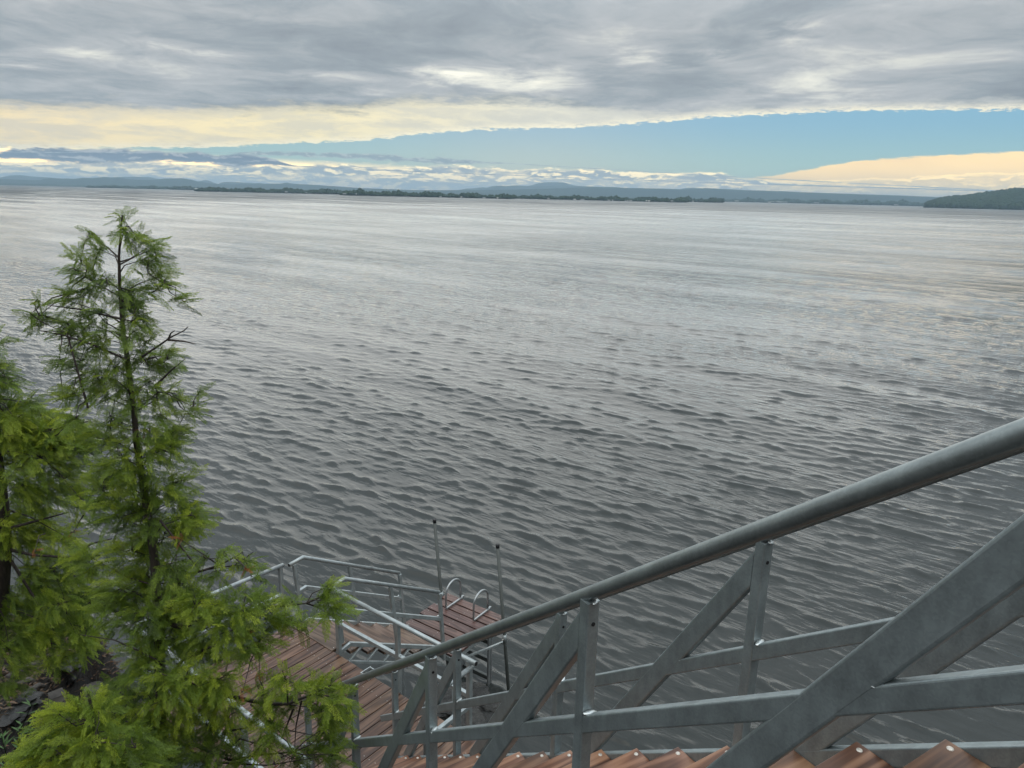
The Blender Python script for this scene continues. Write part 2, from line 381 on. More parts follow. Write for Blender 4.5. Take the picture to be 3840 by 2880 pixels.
# ------------------------------------------------------------------ foreground staircase
B1, B2 = 1.45, 2.2765
fs = thing('metal_staircase', tuple(G(3., 1.86, -1.)), 'galvanised steel staircase with red brown wooden treads descending in the foreground', 'staircase')
R_ = .0275
rails = []
for b_, nm in ((B1, 'near'), (B2, 'far')):
    h = sweep('handrail', [G(-1.6, b_, .055), G(1.0, b_, .055), G(3.5, b_, .055), G(5.95, b_, .055)], R_-.0045, GALVDP, fs, 28)
    bar('mid_rail', G(-1.6, b_, -.487), G(6.1, b_, -.487), .042, .056, GALVD, fs, up=ZV)
    bar('stringer', G(-1.6, b_, -1.014), G(6.1, b_, -1.014), .044, .06, GALVD, fs, up=ZV)
posts_near = [-.96, .375, 1.785, 3.12, 4.47, 5.86]
posts_far = [-.98, .36, 1.715, 3.063, 4.41, 5.74]
for b_, ps in ((B1, posts_near), (B2, posts_far)):
    for i, a_ in enumerate(ps):
        top = G(a_, b_, .03); bot = G(a_, b_, -1.0)
        po = bar('post', bot, top, .05, .044, GALVD, fs, up=DH)
        # dark disc painting the shade in the drain hole near the top, in the face towards the upper flight
        hp = G(a_, b_, -.055)-DH*.0255-np.array(po.location)
        if i in (1, 2, 3, 4, 5):
            hl = link('drain_hole', bpy.data.meshes.get('drain_hole') or prism('drain_hole', circ(.007, 14), .0026, HOLE_SHADE), fs,
                      G(a_, b_, -.055)-DH*.0222-np.array(fs.location), quat(-DH, ZV))
        if i < len(ps)-1:
            # brace falls from the head of this post to the foot of the next
            s0 = G(a_+.026, b_, -.080); s1 = G(a_+1.085, b_, -.996)
            brace_bar('brace', s0, s1, .043, .080, GALVD, fs, DH)
        weld(G(a_-.036, b_, -.446), fs, .030)
        weld(G(a_-.030, b_, .012), fs, .020)
    for i, a_ in enumerate(ps[:-1]):
        # where brace crosses the mid rail
        aa = a_+.50
        weld(G(aa-.125, b_, -.450), fs, .024)
NOSE0 = 3.436
def plank_mesh(name, L, wd, th, mat, r=.004):
    key = '%s_%d_%d' % (mat.name, round(L*1e4), round(wd*1e4)); me = bpy.data.meshes.get(key)
    if me is None:
        me = prism(key, rrect(wd, th, r, 2), L, mat, x0=-L/2)
    return me
boltm = None
def bolt(P, parent, r=.011):
    global boltm
    if boltm is None:
        V = []; F = []; n = 12
        for rr, zz_ in ((1., 0.), (.9, .22), (.55, .40)):
            for j in range(n): V.append((rr*cos(2*pi*j/n), rr*sin(2*pi*j/n), zz_))
        for i in range(2):
            for j in range(n): F.append((i*n+j, i*n+(j+1) % n, (i+1)*n+(j+1) % n, (i+1)*n+j))
        F.append(tuple(range(2*n, 3*n))); boltm = mk('bolt', V, F, BOLT, True)
    o = link('bolt', boltm, parent, P); o.scale = (r, r, r); return o
for n in range(-17, 9):
    an = NOSE0+.279*n; zn = -3.657-.221*n+.004*n*0
    Lw = (B2-B1)*K-.05; Wd = .285*K+.006
    ctr = (an-.145)*DH*K+(B1+B2)/2*UB*K+np.array([0, 0, zn*K+H-.021])
    t = link('tread', plank_mesh('tread', Lw, Wd, .040, WOODF, .004), fs, ctr-np.array(fs.location), quat(UB, ZV))
    if an > -1.0:
        for sx in (-1, 1):
            for sy in (-1, 1): bolt((sx*(Lw/2-.028), sy*(Wd/2-.030), .0195), t, .0105)

# ------------------------------------------------------------------ landing platform
PZ = -5.64
pl = thing('landing_platform', tuple(W(3.9, -5.9, -8.3)), 'brown plank landing with galvanised guard rails above the water', 'platform')
def obar(name, A, B, wy, hz, mat=GALV, parent=pl, up=ZV, r=.005): return bar(name, A, B, wy, hz, mat, parent, up, r)
PITCHQ = .1540; q0 = -6.462
PLK = []
for k_ in range(-8, 16):
    qa = q0+PITCHQ*k_; qb = qa+PITCHQ
    if qa < -7.60 or qb > -4.10: continue
    jit = random.uniform(-.006, .006)
    p0, p1 = 2.93, 4.918+jit
    L = (p1-p0)*K; ctr = W((p0+p1)/2, (qa+qb)/2, PZ)-np.array([0, 0, .019+random.uniform(0, .0016)])
    o = link('plank', plank_mesh('plank', round(L, 3), PITCHQ*K-.009, .038, WOODP, .003), pl, ctr-np.array(pl.location), quat(PV, ZV)); PLK.append((qa, qb))
# two further planks fill the right corner, sawn shorter
scr = []
for qa, qb in PLK:
    for pp in (4.72, 4.02, 3.2):
        for dq in (.032, .122):
            scr.append(W(pp+random.uniform(-.012, .012), qa+dq+random.uniform(-.008, .008), PZ))
def screws(name, pts, parent, r=.0045):
    V = []; F = []
    for p in pts:
        b0 = len(V); c = p-np.array(parent.location)
        for j in range(6): V.append((c[0]+r*cos(j*pi/3), c[1]+r*sin(j*pi/3), c[2]+.0012))
        for j in range(6): V.append((c[0]+r*.8*cos(j*pi/3), c[1]+r*.8*sin(j*pi/3), c[2]+.0024))
        for j in range(6): F.append((b0+j, b0+(j+1) % 6, b0+6+(j+1) % 6, b0+6+j))
        F.append(tuple(b0+6+j for j in range(6)))
    o = link(name, mk(name, V, F, BOLT), parent); o['kind'] = 'stuff'; return o
screws('deck_screws', scr, pl)
# steel frame under the planks
zf = PZ-.075
for pa in (2.98, 3.9, 4.86): obar('frame_beam', W(pa, -7.58, zf), W(pa, -4.13, zf), .05, .05)
for qa in (-7.56, -6.6, -5.4, -4.15): obar('frame_beam', W(3.0, qa, zf-.06), W(4.86, qa, zf-.06), .05, .05)
for pa, qa in ((3.05, -7.5), (4.8, -7.5), (3.05, -4.25), (4.8, -4.25), (4.8, -5.9)):
    sweep('leg', [W(pa, qa, zf-.09), W(pa, qa, -9.2)], .03, GALVP, pl, 14)
# guard rail, water side (p = 4.95), with end caps and mid rail
def pipe(name, pts, parent=pl, r=.0245): return sweep(name, pts, r, GALVP, parent, 18)
GT = -4.745
pipe('guard_rail', [W(4.95, -6.56, -4.775), W(4.95, -4.26, -4.735)])
disc_end(W(4.95, -4.26, -4.735), QV, .0245, pl)
obar('guard_mid_rail', W(4.95, -6.54, -5.215), W(4.95, -4.36, -5.165), .042, .045)
for qa, zt in ((-6.54, -4.79), (-5.45, -4.77), (-4.35, -4.75)):
    obar('guard_post', W(4.95, qa, -5.66 if qa < -4.5 else -5.95), W(4.95, qa, zt), .048, .046, up=PV)
weld(W(4.95, -5.42, -5.16), pl, .02); weld(W(4.95, -6.50, -5.17), pl, .02)
# right side guard, back towards the flight
pipe('guard_rail', [W(4.96, -4.315, -4.80), W(4.20, -4.315, -4.80)])
disc_end(W(4.20, -4.315, -4.80), -PV, .0245, pl)
obar('guard_mid_rail', W(4.92, -4.29, -5.22), W(4.20, -4.29, -5.22), .042, .045)
obar('guard_post', W(4.26, -4.30, -5.70), W(4.26, -4.30, -4.82), .046, .046, up=PV)
# left side guard
pipe('guard_rail', [W(4.885, -7.55, -4.745), W(3.0, -7.55, -4.70)])
disc_end(W(4.885, -7.55, -4.745), PV, .0245, pl)
obar('guard_mid_rail', W(4.84, -7.55, -5.165), W(3.0, -7.55, -5.165), .042, .045)
for pa in (4.84, 3.9, 3.02): obar('guard_post', W(pa, -7.55, -5.70), W(pa, -7.55, -4.76), .046, .046, up=PV)
# back guard (near the cedar)
pipe('guard_rail', [W(3.0, -7.55, -4.74), W(3.02, -4.42, -4.74)], r=.0255)
obar('guard_mid_rail', W(2.96, -7.55, -5.175), W(2.96, -4.45, -5.175), .042, .045)
for qa in (-7.5, -6.45, -5.42, -4.5): obar('guard_post', W(2.98, qa, -5.72), W(2.98, qa, -4.76), .048, .048, up=PV)
# open steel socket at the water edge
sx0, sx1 = -5.99, -5.85
for (pa, qa, pb, qb) in ((4.83, sx0, 4.99, sx0), (4.83, sx1, 4.99, sx1), (4.84, sx0, 4.84, sx1), (4.98, sx0, 4.98, sx1)):
    bar('socket_plate', W(pa, qa, PZ+.012), W(pb, qb, PZ+.012), .008, .05, WELD, pl, ZV, .001, 1)
me = mk('socket_shade', [W(*c)-np.array(pl.location) for c in ((4.85, sx0+.01, PZ+.008), (4.97, sx0+.01, PZ+.008), (4.97, sx1-.01, PZ+.008), (4.85, sx1-.01, PZ+.008))], [(0, 1, 2, 3)], HOLE_SHADE)
link('socket_shade', me, pl)  # flat dark sheet painting the shade inside the socket

# ------------------------------------------------------------------ lower flight to the dock
lf = thing('lower_staircase', tuple(W(5.9, -7.05, -6.9)), 'short galvanised stair with tan wooden treads leading from the landing to the dock', 'staircase')
QN, QF = -6.62, -7.47
SP = .5625
def nz(p): return -5.631-SP*(p-5.178)
for q_, flat in ((QN, -6.62), (QF, -7.47)):
    up = ZV
    hz_ = lambda p: -4.715-SP*(p-5.14)
    sp_ = 4.99 if q_ == QN else 4.92
    pe = 6.845
    # handrail: level start, slope, then a mitred turn down into the end post
    sweep('handrail', [W(sp_, q_, -4.735), W(5.14, q_, -4.71), W(pe, q_, hz_(pe))], .0235, GALVP, lf, 18)
    if q_ == QF: disc_end(W(sp_, q_, -4.735), -PV, .0235, lf)
    mz = lambda p: -5.165-SP*(p-5.155)
    obar('mid_rail', W(5.155, q_, mz(5.155)), W(6.86, q_, mz(6.86)), .04, .05, parent=lf)
    obar('mid_rail', W(5.0, q_, -5.19), W(5.17, q_, -5.165), .04, .05, parent=lf)
    obar('stringer', W(5.17, q_, nz(5.17)-.035), W(7.0, q_, nz(7.0)-.035), .042, .05, parent=lf)
    obar('stringer_end', W(5.02, q_, -5.70), W(5.185, q_, nz(5.185)-.035), .042, .05, parent=lf)
    obar('bottom_chord', W(5.03, q_, -5.85), W(6.9, q_, -5.85-.575*1.87), .04, .04, parent=lf)
    # leaning posts
    for pb, pt, zt in ((5.06, 5.0, -4.76), (6.01, 5.895, None), (6.945, 6.85, None)):
        if zt is None: zt = hz_(pt)-.02
        obar('post', W(pb, q_, nz(pb)-.24 if pb > 6.5 else nz(pb)-.02), W(pt, q_, zt), .044, .044, parent=lf, up=PV)
    weld(W(6.82, q_, mz(6.82)+.05), lf, .018)
    for k_ in range(6):
        pa = 5.12+.288*k_
        obar('truss_diagonal', W(pa+.02, q_, -5.87-.575*(pa-5.03)), W(pa+.26, q_, nz(pa+.26)-.06), .028, .028, parent=lf)
for n in range(0, 7):
    pn = 5.19+.288*n; zn = -5.632-.162*n
    Lw = (QN-QF)*K-.03; Wd = .27*K+.012
    t = link('tread', plank_mesh('tread', Lw, Wd, .038, WOODR, .003), lf, W(pn-.14, (QN+QF)/2, zn)-np.array([0, 0, .019])-np.array(lf.location), quat(QV, ZV))
    for sx in (-1, 1):
        for sy in (-.5, .5): bolt((sx*(Lw/2-.03), sy*Wd*.6, .0185), t, .006)
    for q_ in (QN+.035, QF-.0):
        pass
    obar('tread_bearer', W(pn-.235, QN-.035, zn-.055-.0), W(pn-.0, QN-.035, zn-.055), .02, .025, parent=lf)

# ------------------------------------------------------------------ dock
DZ = -6.78
dk = thing('swim_dock', tuple(W(7.7, -7.2, -8.3)), 'small dark red plank dock standing on two tall capped pipes', 'dock')
A3 = radians(34.2); P3 = np.array([sin(A3), cos(A3), 0]); Q3 = np.array([cos(A3), -sin(A3), 0])
DC = W(8.27, -7.76, DZ)                               # far left corner of the planking
def DK(u, v, z): return DC-P3*u+Q3*v+np.array([0, 0, z])   # u back towards the stairs, v to the right, metres
DWID = 1.09
offs = [0, .035, 0.0, 0, 0.01, 0, .0]
for k_ in range(7):
    u0 = k_*.176; v0 = (-.012, .05, .0, .0, .012, .0, .004)[k_]
    L = DWID-v0
    link('plank', plank_mesh('plank', round(L, 3), .151, .036, WOODD, .005), dk, DK(u0+.088, v0+L/2, -.018)-np.array(dk.location), quat(Q3, ZV))
scr = []
for k_ in range(7):
    for dv in (.06, .55, 1.03):
        for du in (.045, .13): scr.append(DK(k_*.176+du, dv+random.uniform(-.01, .01), 0.))
screws('dock_screws', scr, dk, .005)
def dbar(name, A, B, w_, h_, mat=GALV): return bar(name, A, B, w_, h_, mat, dk, ZV, .004)
for v_ in (.03, DWID-.03): dbar('frame_beam', DK(0.0, v_, -.075), DK(1.22, v_, -.075), .04, .075)
for u_ in (.02, .6, 1.21): dbar('frame_beam', DK(u_, .05, -.074), DK(u_, DWID-.05, -.074), .04, .072)
dbar('frame_brace', DK(.0, DWID+.03, -.42), DK(.85, DWID-.06, -.24), .03, .035, GALV)
dbar('frame_brace', DK(.85, DWID-.06, -.24), DK(1.15, DWID-.03, -.10), .03, .035, ALU)
# two tall leaning pipes with black caps
tilt = .108
for (uu, vb, top, zsl) in ((.10, -.075, 1.24, -.02), (.10, DWID+.035, 1.22, -.30)):
    lean = -Q3*tilt+ZV
    c = DK(uu, vb, 0)
    if vb < 0: P_t = c+lean*(1.24)
    else: P_t = c+lean*(1.19)
    P_b = c-lean*2.6
    sweep('leg_pipe', [P_b, P_t], .0255, PIPEM, dk, 16)
    cp = sweep('rubber_cap', [P_t-lean*.045, P_t+lean*.010, P_t+lean*.016], [.0285, .0285, .02], RUB, dk, 14)
    sl_ = sweep('sleeve', [c+lean*(zsl-.05), c+lean*(zsl+.06)], .032, GALV, dk, 16)
    me = prism('set_screw', circ(.006, 8), .035, BOLT); link('set_screw', me, dk, c+lean*zsl-P3*.03-np.array(dk.location), quat(-P3, ZV))
for u_, v_ in ((1.15, .06), (1.15, DWID-.06)): sweep('leg', [DK(u_, v_, -.1), DK(u_, v_, -2.3)], .024, GALVP, dk, 12)

# ------------------------------------------------------------------ swim ladder on the dock's far edge
ld = thing('swim_ladder', tuple(DK(0, .6, 0)), 'aluminium boarding ladder with two hoop handles fixed over the dock edge', 'ladder')
for v_, nm in ((.245, 0), (.775, 1)):
    v_ += .0
    rad = .175
    uA, uB = .37, .015
    pts = [DK(uA, v_, .012), DK(uA, v_, .22)]
    um = (uA+uB)/2; rr = (uA-uB)/2
    for i in range(1, 12):
        a = pi*i/12; pts.append(DK(um+rr*cos(a), v_, .23+rr*.95*sin(a)))
    pts += [DK(uB, v_, .22), DK(uB, v_, .03)]
    sweep('hoop_handle', pts, .0155, ALU, ld, 12)
    bar('base_bar', DK(uA+.02, v_+.022, .016), DK(uB-.01, v_+.022, .016), .026, .03, ALU, ld, ZV, .003)
    for uu in (uA-.02, uA-.07, uB+.07):
        bolt(tuple(DK(uu, v_+.022, .031)-np.array(ld.location)), ld, .008)
    bar('ladder_rail', DK(-.035, v_+.0, .02), DK(-.035, v_+.0, -1.75), .03, .055, ALU, ld, P3, .004)
    bar('ladder_rail', DK(-.095, v_+.0, -.2), DK(-.095, v_+.0, -1.75), .02, .03, ALU, ld, P3, .003)
for zz_ in (-.30, -.62, -.94, -1.26, -1.56):
    bar('ladder_step', DK(-.065, .26, zz_), DK(-.065, .76, zz_), .05, .07, PIPEM, ld, ZV, .004)

# ------------------------------------------------------------------ water
def mat_water():
    m, T, b, o = newmat('lake water')
    p = geopos(T)
    dist = T.vm('LENGTH', p); 
    nd = [n for n in T.n if n.type == 'VECT_MATH'][-1]; dist = nd.outputs['Value']
    # rotate so that x runs across the crests
    rot = T.node('ShaderNodeVectorRotate', rotation_type='Z_AXIS'); T.put(rot.inputs['Vector'], p); rot.inputs['Angle'].default_value = radians(-50)
    pr = rot.outputs[0]
    fine = T.noise(T.vm('MULTIPLY', pr, (3.4, 1.1, 1.)), 2.4, 4., .55)
    midn = T.noise(T.vm('MULTIPLY', pr, (2.1, .36, 1.)), 1.2, 5., .6)
    patch = T.noise(T.vm('MULTIPLY', pr, (.10, .022, 1.)), 1., 5., .6)
    gust = T.ss(patch, .36, .64, .45, 1.45)
    far = T.ss(dist, 12., 90.)
    b.inputs['Base Color'].default_value = (.026, .030, .028, 1)
    b.inputs['IOR'].default_value = 1.333
    patch2 = T.noise(T.vm('MULTIPLY', pr, (.045, .007, 1.)), 1., 8., .68)
    wind = T.ss(patch2, .36, .64, .50, 1.30)
    T.put(b.inputs['Roughness'], T.m('ADD', .02, T.m('MULTIPLY', wind, T.m('ADD', T.m('MULTIPLY', T.ss(dist, 20., 150.), .13), T.m('MULTIPLY', T.ss(dist, 80., 900.), .32)))))
    rz = T.noise(T.vm('ADD', T.vm('MULTIPLY', pr, (2.2, .55, 1.)), (7., 3., 0.)), 1.25, 3., .5, .35)
    ridge_ = T.m('SUBTRACT', 1., T.m('ABSOLUTE', T.m('SUBTRACT', T.m('MULTIPLY', rz, 2.), 1.)))
    n1 = bump(T, fine, T.m('MULTIPLY', gust, .6), .026)
    n15 = bump(T, ridge_, T.m('MULTIPLY', gust, .5), .06, n1)
    n2 = bump(T, midn, T.m('MULTIPLY', far, gust), .24, n15)
    T.put(b.inputs['Normal'], n2)
    return m
WATER = mat_water()
def radii():
    r = [2.5]
    while r[-1] < 330: r.append(r[-1]*1.0037)
    while r[-1] < 70000: r.append(r[-1]*1.03)
    return np.array(r)
rr = radii(); az_f = np.arange(-41, 41.01, .20); az_all = np.concatenate([np.arange(-100, -41, 1.5), az_f, np.arange(42, 100, 1.5)])
RR, AA = np.meshgrid(rr, np.radians(az_all), indexing='ij')
X = RR*np.sin(AA); Y = RR*np.cos(AA); Z = np.zeros_like(X); DX = np.zeros_like(X); DY = np.zeros_like(X)
nr_near = int((rr < 340).sum())
cell = np.maximum(RR*.0037, RR*radians(.20)*.8)
wr = np.random.default_rng(21)
xs, ys, cs = X[:nr_near], Y[:nr_near], cell[:nr_near]
env = None
NW = 120
Z1 = np.zeros_like(xs); Z2 = np.zeros_like(xs); hx = np.zeros_like(xs); hy = np.zeros_like(xs); var = 0.
for i in range(NW):
    lam = .20*(7.0/.20)**(i/(NW-1))*wr.uniform(.93, 1.07)
    spread = 20 if lam < 2.2 else 11
    if i % 6 == 0: spread = 38
    th = radians(40+wr.normal(0, spread)); k_ = 2*pi/lam
    s = .0250*math.exp(-.5*((math.log(lam/.42))/.55)**2)+.0030*math.exp(-.5*((math.log(lam/4.5))/.35)**2)+.004
    A = s/k_; ph = wr.uniform(0, 2*pi); wgt = np.clip((lam/cs-2.2)/2.6, 0, 1)
    arg = k_*(xs*sin(th)+ys*cos(th))+ph; gx = wr.uniform(0, 2*pi)
    g = 1+.6*np.sin((xs*cos(th)-ys*sin(th))*k_*.11+gx)*np.sin((xs*sin(th)+ys*cos(th))*k_*.08+gx*2)
    Aw = A*wgt*g; sn = Aw*np.sin(arg); q_ = 1.0*Aw*np.cos(arg)
    if lam < 2.6: Z1 += sn; var += A*A*.5*1.09
    else: Z2 += sn
    hx += q_*sin(th); hy += q_*cos(th)
sg = sqrt(var); kk = .75                                  # peaky crests, flat troughs
fade = 1-.45*np.clip((np.hypot(xs, ys)-22)/60, 0, 1)
Zp = fade*sg*(np.exp(kk*np.clip(Z1/sg, -3, 2.1))-1-.5*kk*kk)/kk
Z[:nr_near] = Zp+Z2; DX[:nr_near] = hx*fade; DY[:nr_near] = hy*fade
X += DX; Y += DY
nr, na = X.shape
V = np.stack([X, Y, Z], -1).reshape(-1, 3)
ii, jj = np.meshgrid(np.arange(nr-1), np.arange(na-1), indexing='ij'); base = (ii*na+jj).ravel()
Q = np.stack([base, base+na, base+na+1, base+1], -1)[:, ::-1]
me = mk_np('lake_water', V, Q, WATER, True, quads=True)
wo = link('lake_water', me); tag(wo, 'grey rippled lake water reaching to the far shore', None, None, 'structure')

# ------------------------------------------------------------------ bank / bluff under and behind the viewer
def mat_ground():
    m, T, b, o = newmat('bank earth'); p = geopos(T)
    n = T.noise(p, 2.2, 8., .65); v = T.node('ShaderNodeTexVoronoi'); T.put(v.inputs['Vector'], T.vm('ADD', p, T.vm('SCALE', T.noise(p, 3., 3., col=True), sc=.4))); v.inputs['Scale'].default_value = 2.6
    litter = T.noise(T.vm('MULTIPLY', p, (1., 1., 2.)), 26., 5., .7)
    c = T.ramp(T.m('ADD', T.m('MULTIPLY', n, .6), T.m('MULTIPLY', litter, .4)), [(.35, (.008, .008, .008)), (.5, (.028, .026, .024)), (.62, (.055, .045, .036)), (.75, (.11, .09, .075))])
    T.put(b.inputs['Base Color'], c); b.inputs['Roughness'].default_value = .85
    T.put(b.inputs['Normal'], bump(T, T.m('ADD', litter, v.outputs['Distance']), .8, .06)); return m
GROUND = mat_ground()
def vnoise(x, y, seed=0):
    r_ = np.random.default_rng(seed); t = 0
    for o_ in range(5):
        f = .35*2**o_
        for _ in range(3):
            th = r_.uniform(0, 2*pi); ph = r_.uniform(0, 6.28, 2)
            t = t+np.sin((x*cos(th)+y*sin(th))*f*2+ph[0])*np.sin((-x*sin(th)+y*cos(th))*f*2.3+ph[1])/(1.7**o_)*.33
    return t
def smst(x): x = np.clip(x, 0, 1); return x*x*(3-2*x)
def hbank(x, y):
    n = vnoise(x, y, 3)
    s = 4.1-y-.12*x+.35*n
    h = np.where(s > 0, 1.32*s, .5*s)
    h = np.where(s > 4.2, 5.54+(s-4.2)*.55, h)
    # rocky spur at the left of the landing
    sx = -3.92-.10*(y-6)-x+.22*n
    spur = 2.95*smst(sx/.75)*smst((8.6-y-.35*n)/1.5)+.10*np.clip(-x-4.2, 0, 6)+.25*n*smst(sx/.6)
    spur = spur*smst((9.0-y)/1.0)-.8*smst((y-7.9)/1.2)
    h = np.maximum(h, spur-.35)
    return np.clip(h, -1.6, 17)
gx = np.concatenate([np.arange(-40, -8, 1.), np.arange(-8, 6, .12), np.arange(6, 40.1, 1.)]); gy = np.concatenate([np.arange(-40, -2, 1.), np.arange(-2, 10.5, .12)])
GX, GY = np.meshgrid(gx, gy, indexing='ij'); GZ = hbank(GX, GY)+.05*vnoise(GX*7, GY*7, 9)
n1_, n2_ = GX.shape; ii, jj = np.meshgrid(np.arange(n1_-1), np.arange(n2_-1), indexing='ij'); base = (ii*n2_+jj).ravel()
me = mk_np('bank', np.stack([GX, GY, GZ], -1).reshape(-1, 3), np.stack([base, base+n2_, base+n2_+1, base+1], -1), GROUND, True, quads=True)
tag(link('bank', me), 'dark earth and rock bank under the cedars', None, None, 'structure')

# ------------------------------------------------------------------ rocks, logs, pilings
def blob(name, r, mat, seed, sub=2, sq=(1, 1, .6), rough=.35, flat=True):
    import bmesh
    bm = bmesh.new(); bmesh.ops.create_icosphere(bm, subdivisions=sub, radius=1.)
    r_ = random.Random(seed); ks = [(Vector((r_.uniform(-1, 1), r_.uniform(-1, 1), r_.uniform(-1, 1))).normalized(), r_.uniform(.3, 1.1)) for _ in range(9)]
    for v in bm.verts:
        d = v.co.normalized(); s = 1.
        for kx, a in ks:
            t = d.dot(kx)
            if t > .45: s -= (t-.45)*a*rough*1.6
        s += mnoise.fractal(d*2.2+Vector((seed, 0, 0)), .8, 2.2, 5)*.42*rough
        v.co = Vector((d.x*sq[0], d.y*sq[1], d.z*sq[2]))*s*r
    me = bpy.data.meshes.new(name); bm.to_mesh(me); bm.free(); me.materials.append(mat)
    if not flat: me.polygons.foreach_set('use_smooth', [True]*len(me.polygons))
    return me
m, T, b, o = newmat('wet rock'); p = geopos(T)
T.put(b.inputs['Base Color'], T.ramp(T.noise(p, 6., 8., .7), [(.38, (.006, .007, .006)), (.55, (.022, .022, .020)), (.72, (.065, .064, .058))])); b.inputs['Roughness'].default_value = .35
T.put(b.inputs['Normal'], bump(T, T.noise(p, 14., 6., .7), .7, .04)); ROCK = m
m, T, b, o = newmat('grey driftwood'); p = geopos(T)
T.put(b.inputs['Base Color'], T.ramp(T.noise(T.vm('MULTIPLY', p, (1., 1., 5.)), 7., 6., .6), [(.3, (.03, .026, .022)), (.6, (.09, .08, .07)), (.8, (.17, .15, .13))])); b.inputs['Roughness'].default_value = .8; DRIFT = m
rock_px = [(1655, 2598, .28, 'dark wet boulder just off the landing corner'), (1722, 2618, .34, 'broad weedy rock awash beside the guard rail end'),
           (1790, 2600, .26, 'wet rock close to the foot of the ladder'), (1690, 2668, .30, 'low black rock between the stair posts'),
           (1800, 2668, .36, 'large dark rock seen between the diagonal braces'), (1868, 2640, .24, 'small rock awash right of the ladder'),
           (1760, 2730, .28, 'dark rock under the near mid rail by the landing')]
for i, (x, y, r, lb) in enumerate(rock_px):
    d = ray(x, y); Pw = d*(-H/d[2]); 
    o = link('rock', blob('rock', r, ROCK, 30+i, 4, (1.25, 1, .42)), None, (Pw[0], Pw[1], -.035+.01*i)); o.rotation_euler = (0, 0, i*1.3)
    tag(o, lb, 'rock', 'rocks awash below the landing')
def hitbank(x, y):
    d = ray(x, y); d /= np.linalg.norm(d); t = 2.
    while t < 30:
        P_ = d*t+np.array([0, 0, H])
        if P_[2] < max(float(hbank(P_[0], P_[1])), 0.): return P_
        t += .04
    return P_
for i, (x, y, r, lb) in enumerate([(60, 2640, .26, 'grey rock at the left edge below the hanging cedar'), (245, 2480, .22, 'grey broken rock on top of the bank'), (170, 2700, .24, 'dark rock low on the bank beside the leafy weed'),
                                   (300, 2420, .2, 'rock slab at the outer rim of the bank'), (120, 2420, .22, 'weathered rock under the left cedar trunk'), (285, 2520, .2, 'jagged rock beside the cut pilings')]):
    P_ = hitbank(x, y); o = link('rock', blob('rock', r*.85, ROCK, 60+i, 4, (1.1, 1.3, .6), .8), None, (P_[0], P_[1], P_[2]+.0)); o.rotation_euler = (.2*i, .1, i); tag(o, lb, 'rock', 'rocks on the bank')
for i, (x0, y0, x1, y1, r, lb) in enumerate([(30, 2560, 150, 2500, .045, 'thick dark driftwood branch lying on the bank'), (60, 2590, 130, 2570, .03, 'short pale stick among the bank litter'),
                                            (70, 2520, 200, 2575, .022, 'thin grey stick across the bank litter'), (100, 2610, 170, 2590, .026, 'broken stick below the driftwood branch'),
                                            (150, 2440, 230, 2400, .035, 'grey log end near the rim of the bank')]):
    A_ = hitbank(x0, y0); B_ = hitbank(x1, y1); A_ = A_+[0, 0, .04]; B_ = B_+[0, 0, .05]
    M_ = (A_+B_)/2+np.array([.02, .03, .03])
    o = sweep('driftwood', [A_, M_, B_], [r, r*.9, r*.7], DRIFT, None, 9); tag(o, lb, 'driftwood', 'driftwood on the bank')
for i, (x, y, r, hh, lb) in enumerate([(352, 2575, .085, .9, 'dark round cut piling at the water side of the bank'), (212, 2600, .08, .7, 'square topped dark post stump in the bank')]):
    d = ray(x, y); Yp = 6.0-.6*i; P_ = d*(Yp/d[1])+np.array([0, 0, H])
    o = sweep('wooden_piling', [P_-[0, 0, hh], P_], [r*1.05, r], DRIFT, None, 14 if i == 0 else 4); tag(o, lb, 'post')

# litter on the bank: uncountable twigs and leaves
V = []; F = []
cnt = 0
for _ in range(14000):
    x = rng.uniform(-7.5, -3.6); y = rng.uniform(4.2, 8.6); z = float(hbank(x, y))
    if z < .3: continue
    L = rng.uniform(.02, .09); wd_ = rng.uniform(.004, .018); th = rng.uniform(0, 2*pi); dx_, dy_ = cos(th)*L, sin(th)*L; b0 = len(V)
    z += rng.uniform(.0, .06)
    V += [(x-dx_, y-dy_, z), (x+dy_*wd_/L, y-dx_*wd_/L, z+.012), (x+dx_, y+dy_, z+rng.uniform(-.01, .03)), (x-dy_*wd_/L, y+dx_*wd_/L, z+.012)]
    F += [(b0, b0+1, b0+2), (b0, b0+2, b0+3)]
m, T, b, o = newmat('leaf litter'); p = geopos(T)
T.put(b.inputs['Base Color'], T.ramp(T.noise(p, 30., 2.), [(.35, (.03, .024, .018)), (.5, (.10, .075, .05)), (.6, (.16, .08, .04)), (.7, (.22, .19, .15))])); b.inputs['Roughness'].default_value = .8; LIT = m
tag(link('leaf_litter', mk('leaf_litter', V, F, LIT)), 'dead leaves and twigs scattered over the bank', 'leaf litter', None, 'stuff')

# ------------------------------------------------------------------ cedars
def mat_foliage(name, c0, c1, c2):
    m, T, b, o = newmat(name)
    at = T.node('ShaderNodeAttribute', attribute_name='tint'); f = at.outputs['Fac']
    p = geopos(T)
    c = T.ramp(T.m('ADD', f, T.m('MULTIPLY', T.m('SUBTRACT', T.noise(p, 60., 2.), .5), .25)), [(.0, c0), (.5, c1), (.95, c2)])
    T.put(b.inputs['Base Color'], c); b.inputs['Roughness'].default_value = .45; b.inputs['Specular IOR Level'].default_value = .35
    tr = T.node('ShaderNodeBsdfTranslucent'); T.put(tr.inputs[0], c); mx = T.node('ShaderNodeMixShader'); mx.inputs[0].default_value = .48
    T.l.new(b.outputs[0], mx.inputs[1]); T.l.new(tr.outputs[0], mx.inputs[2]); T.l.new(mx.outputs[0], o.inputs[0]); return m
FOL = mat_foliage('cedar foliage', (.050, .090, .020), (.165, .250, .026), (.380, .450, .038))
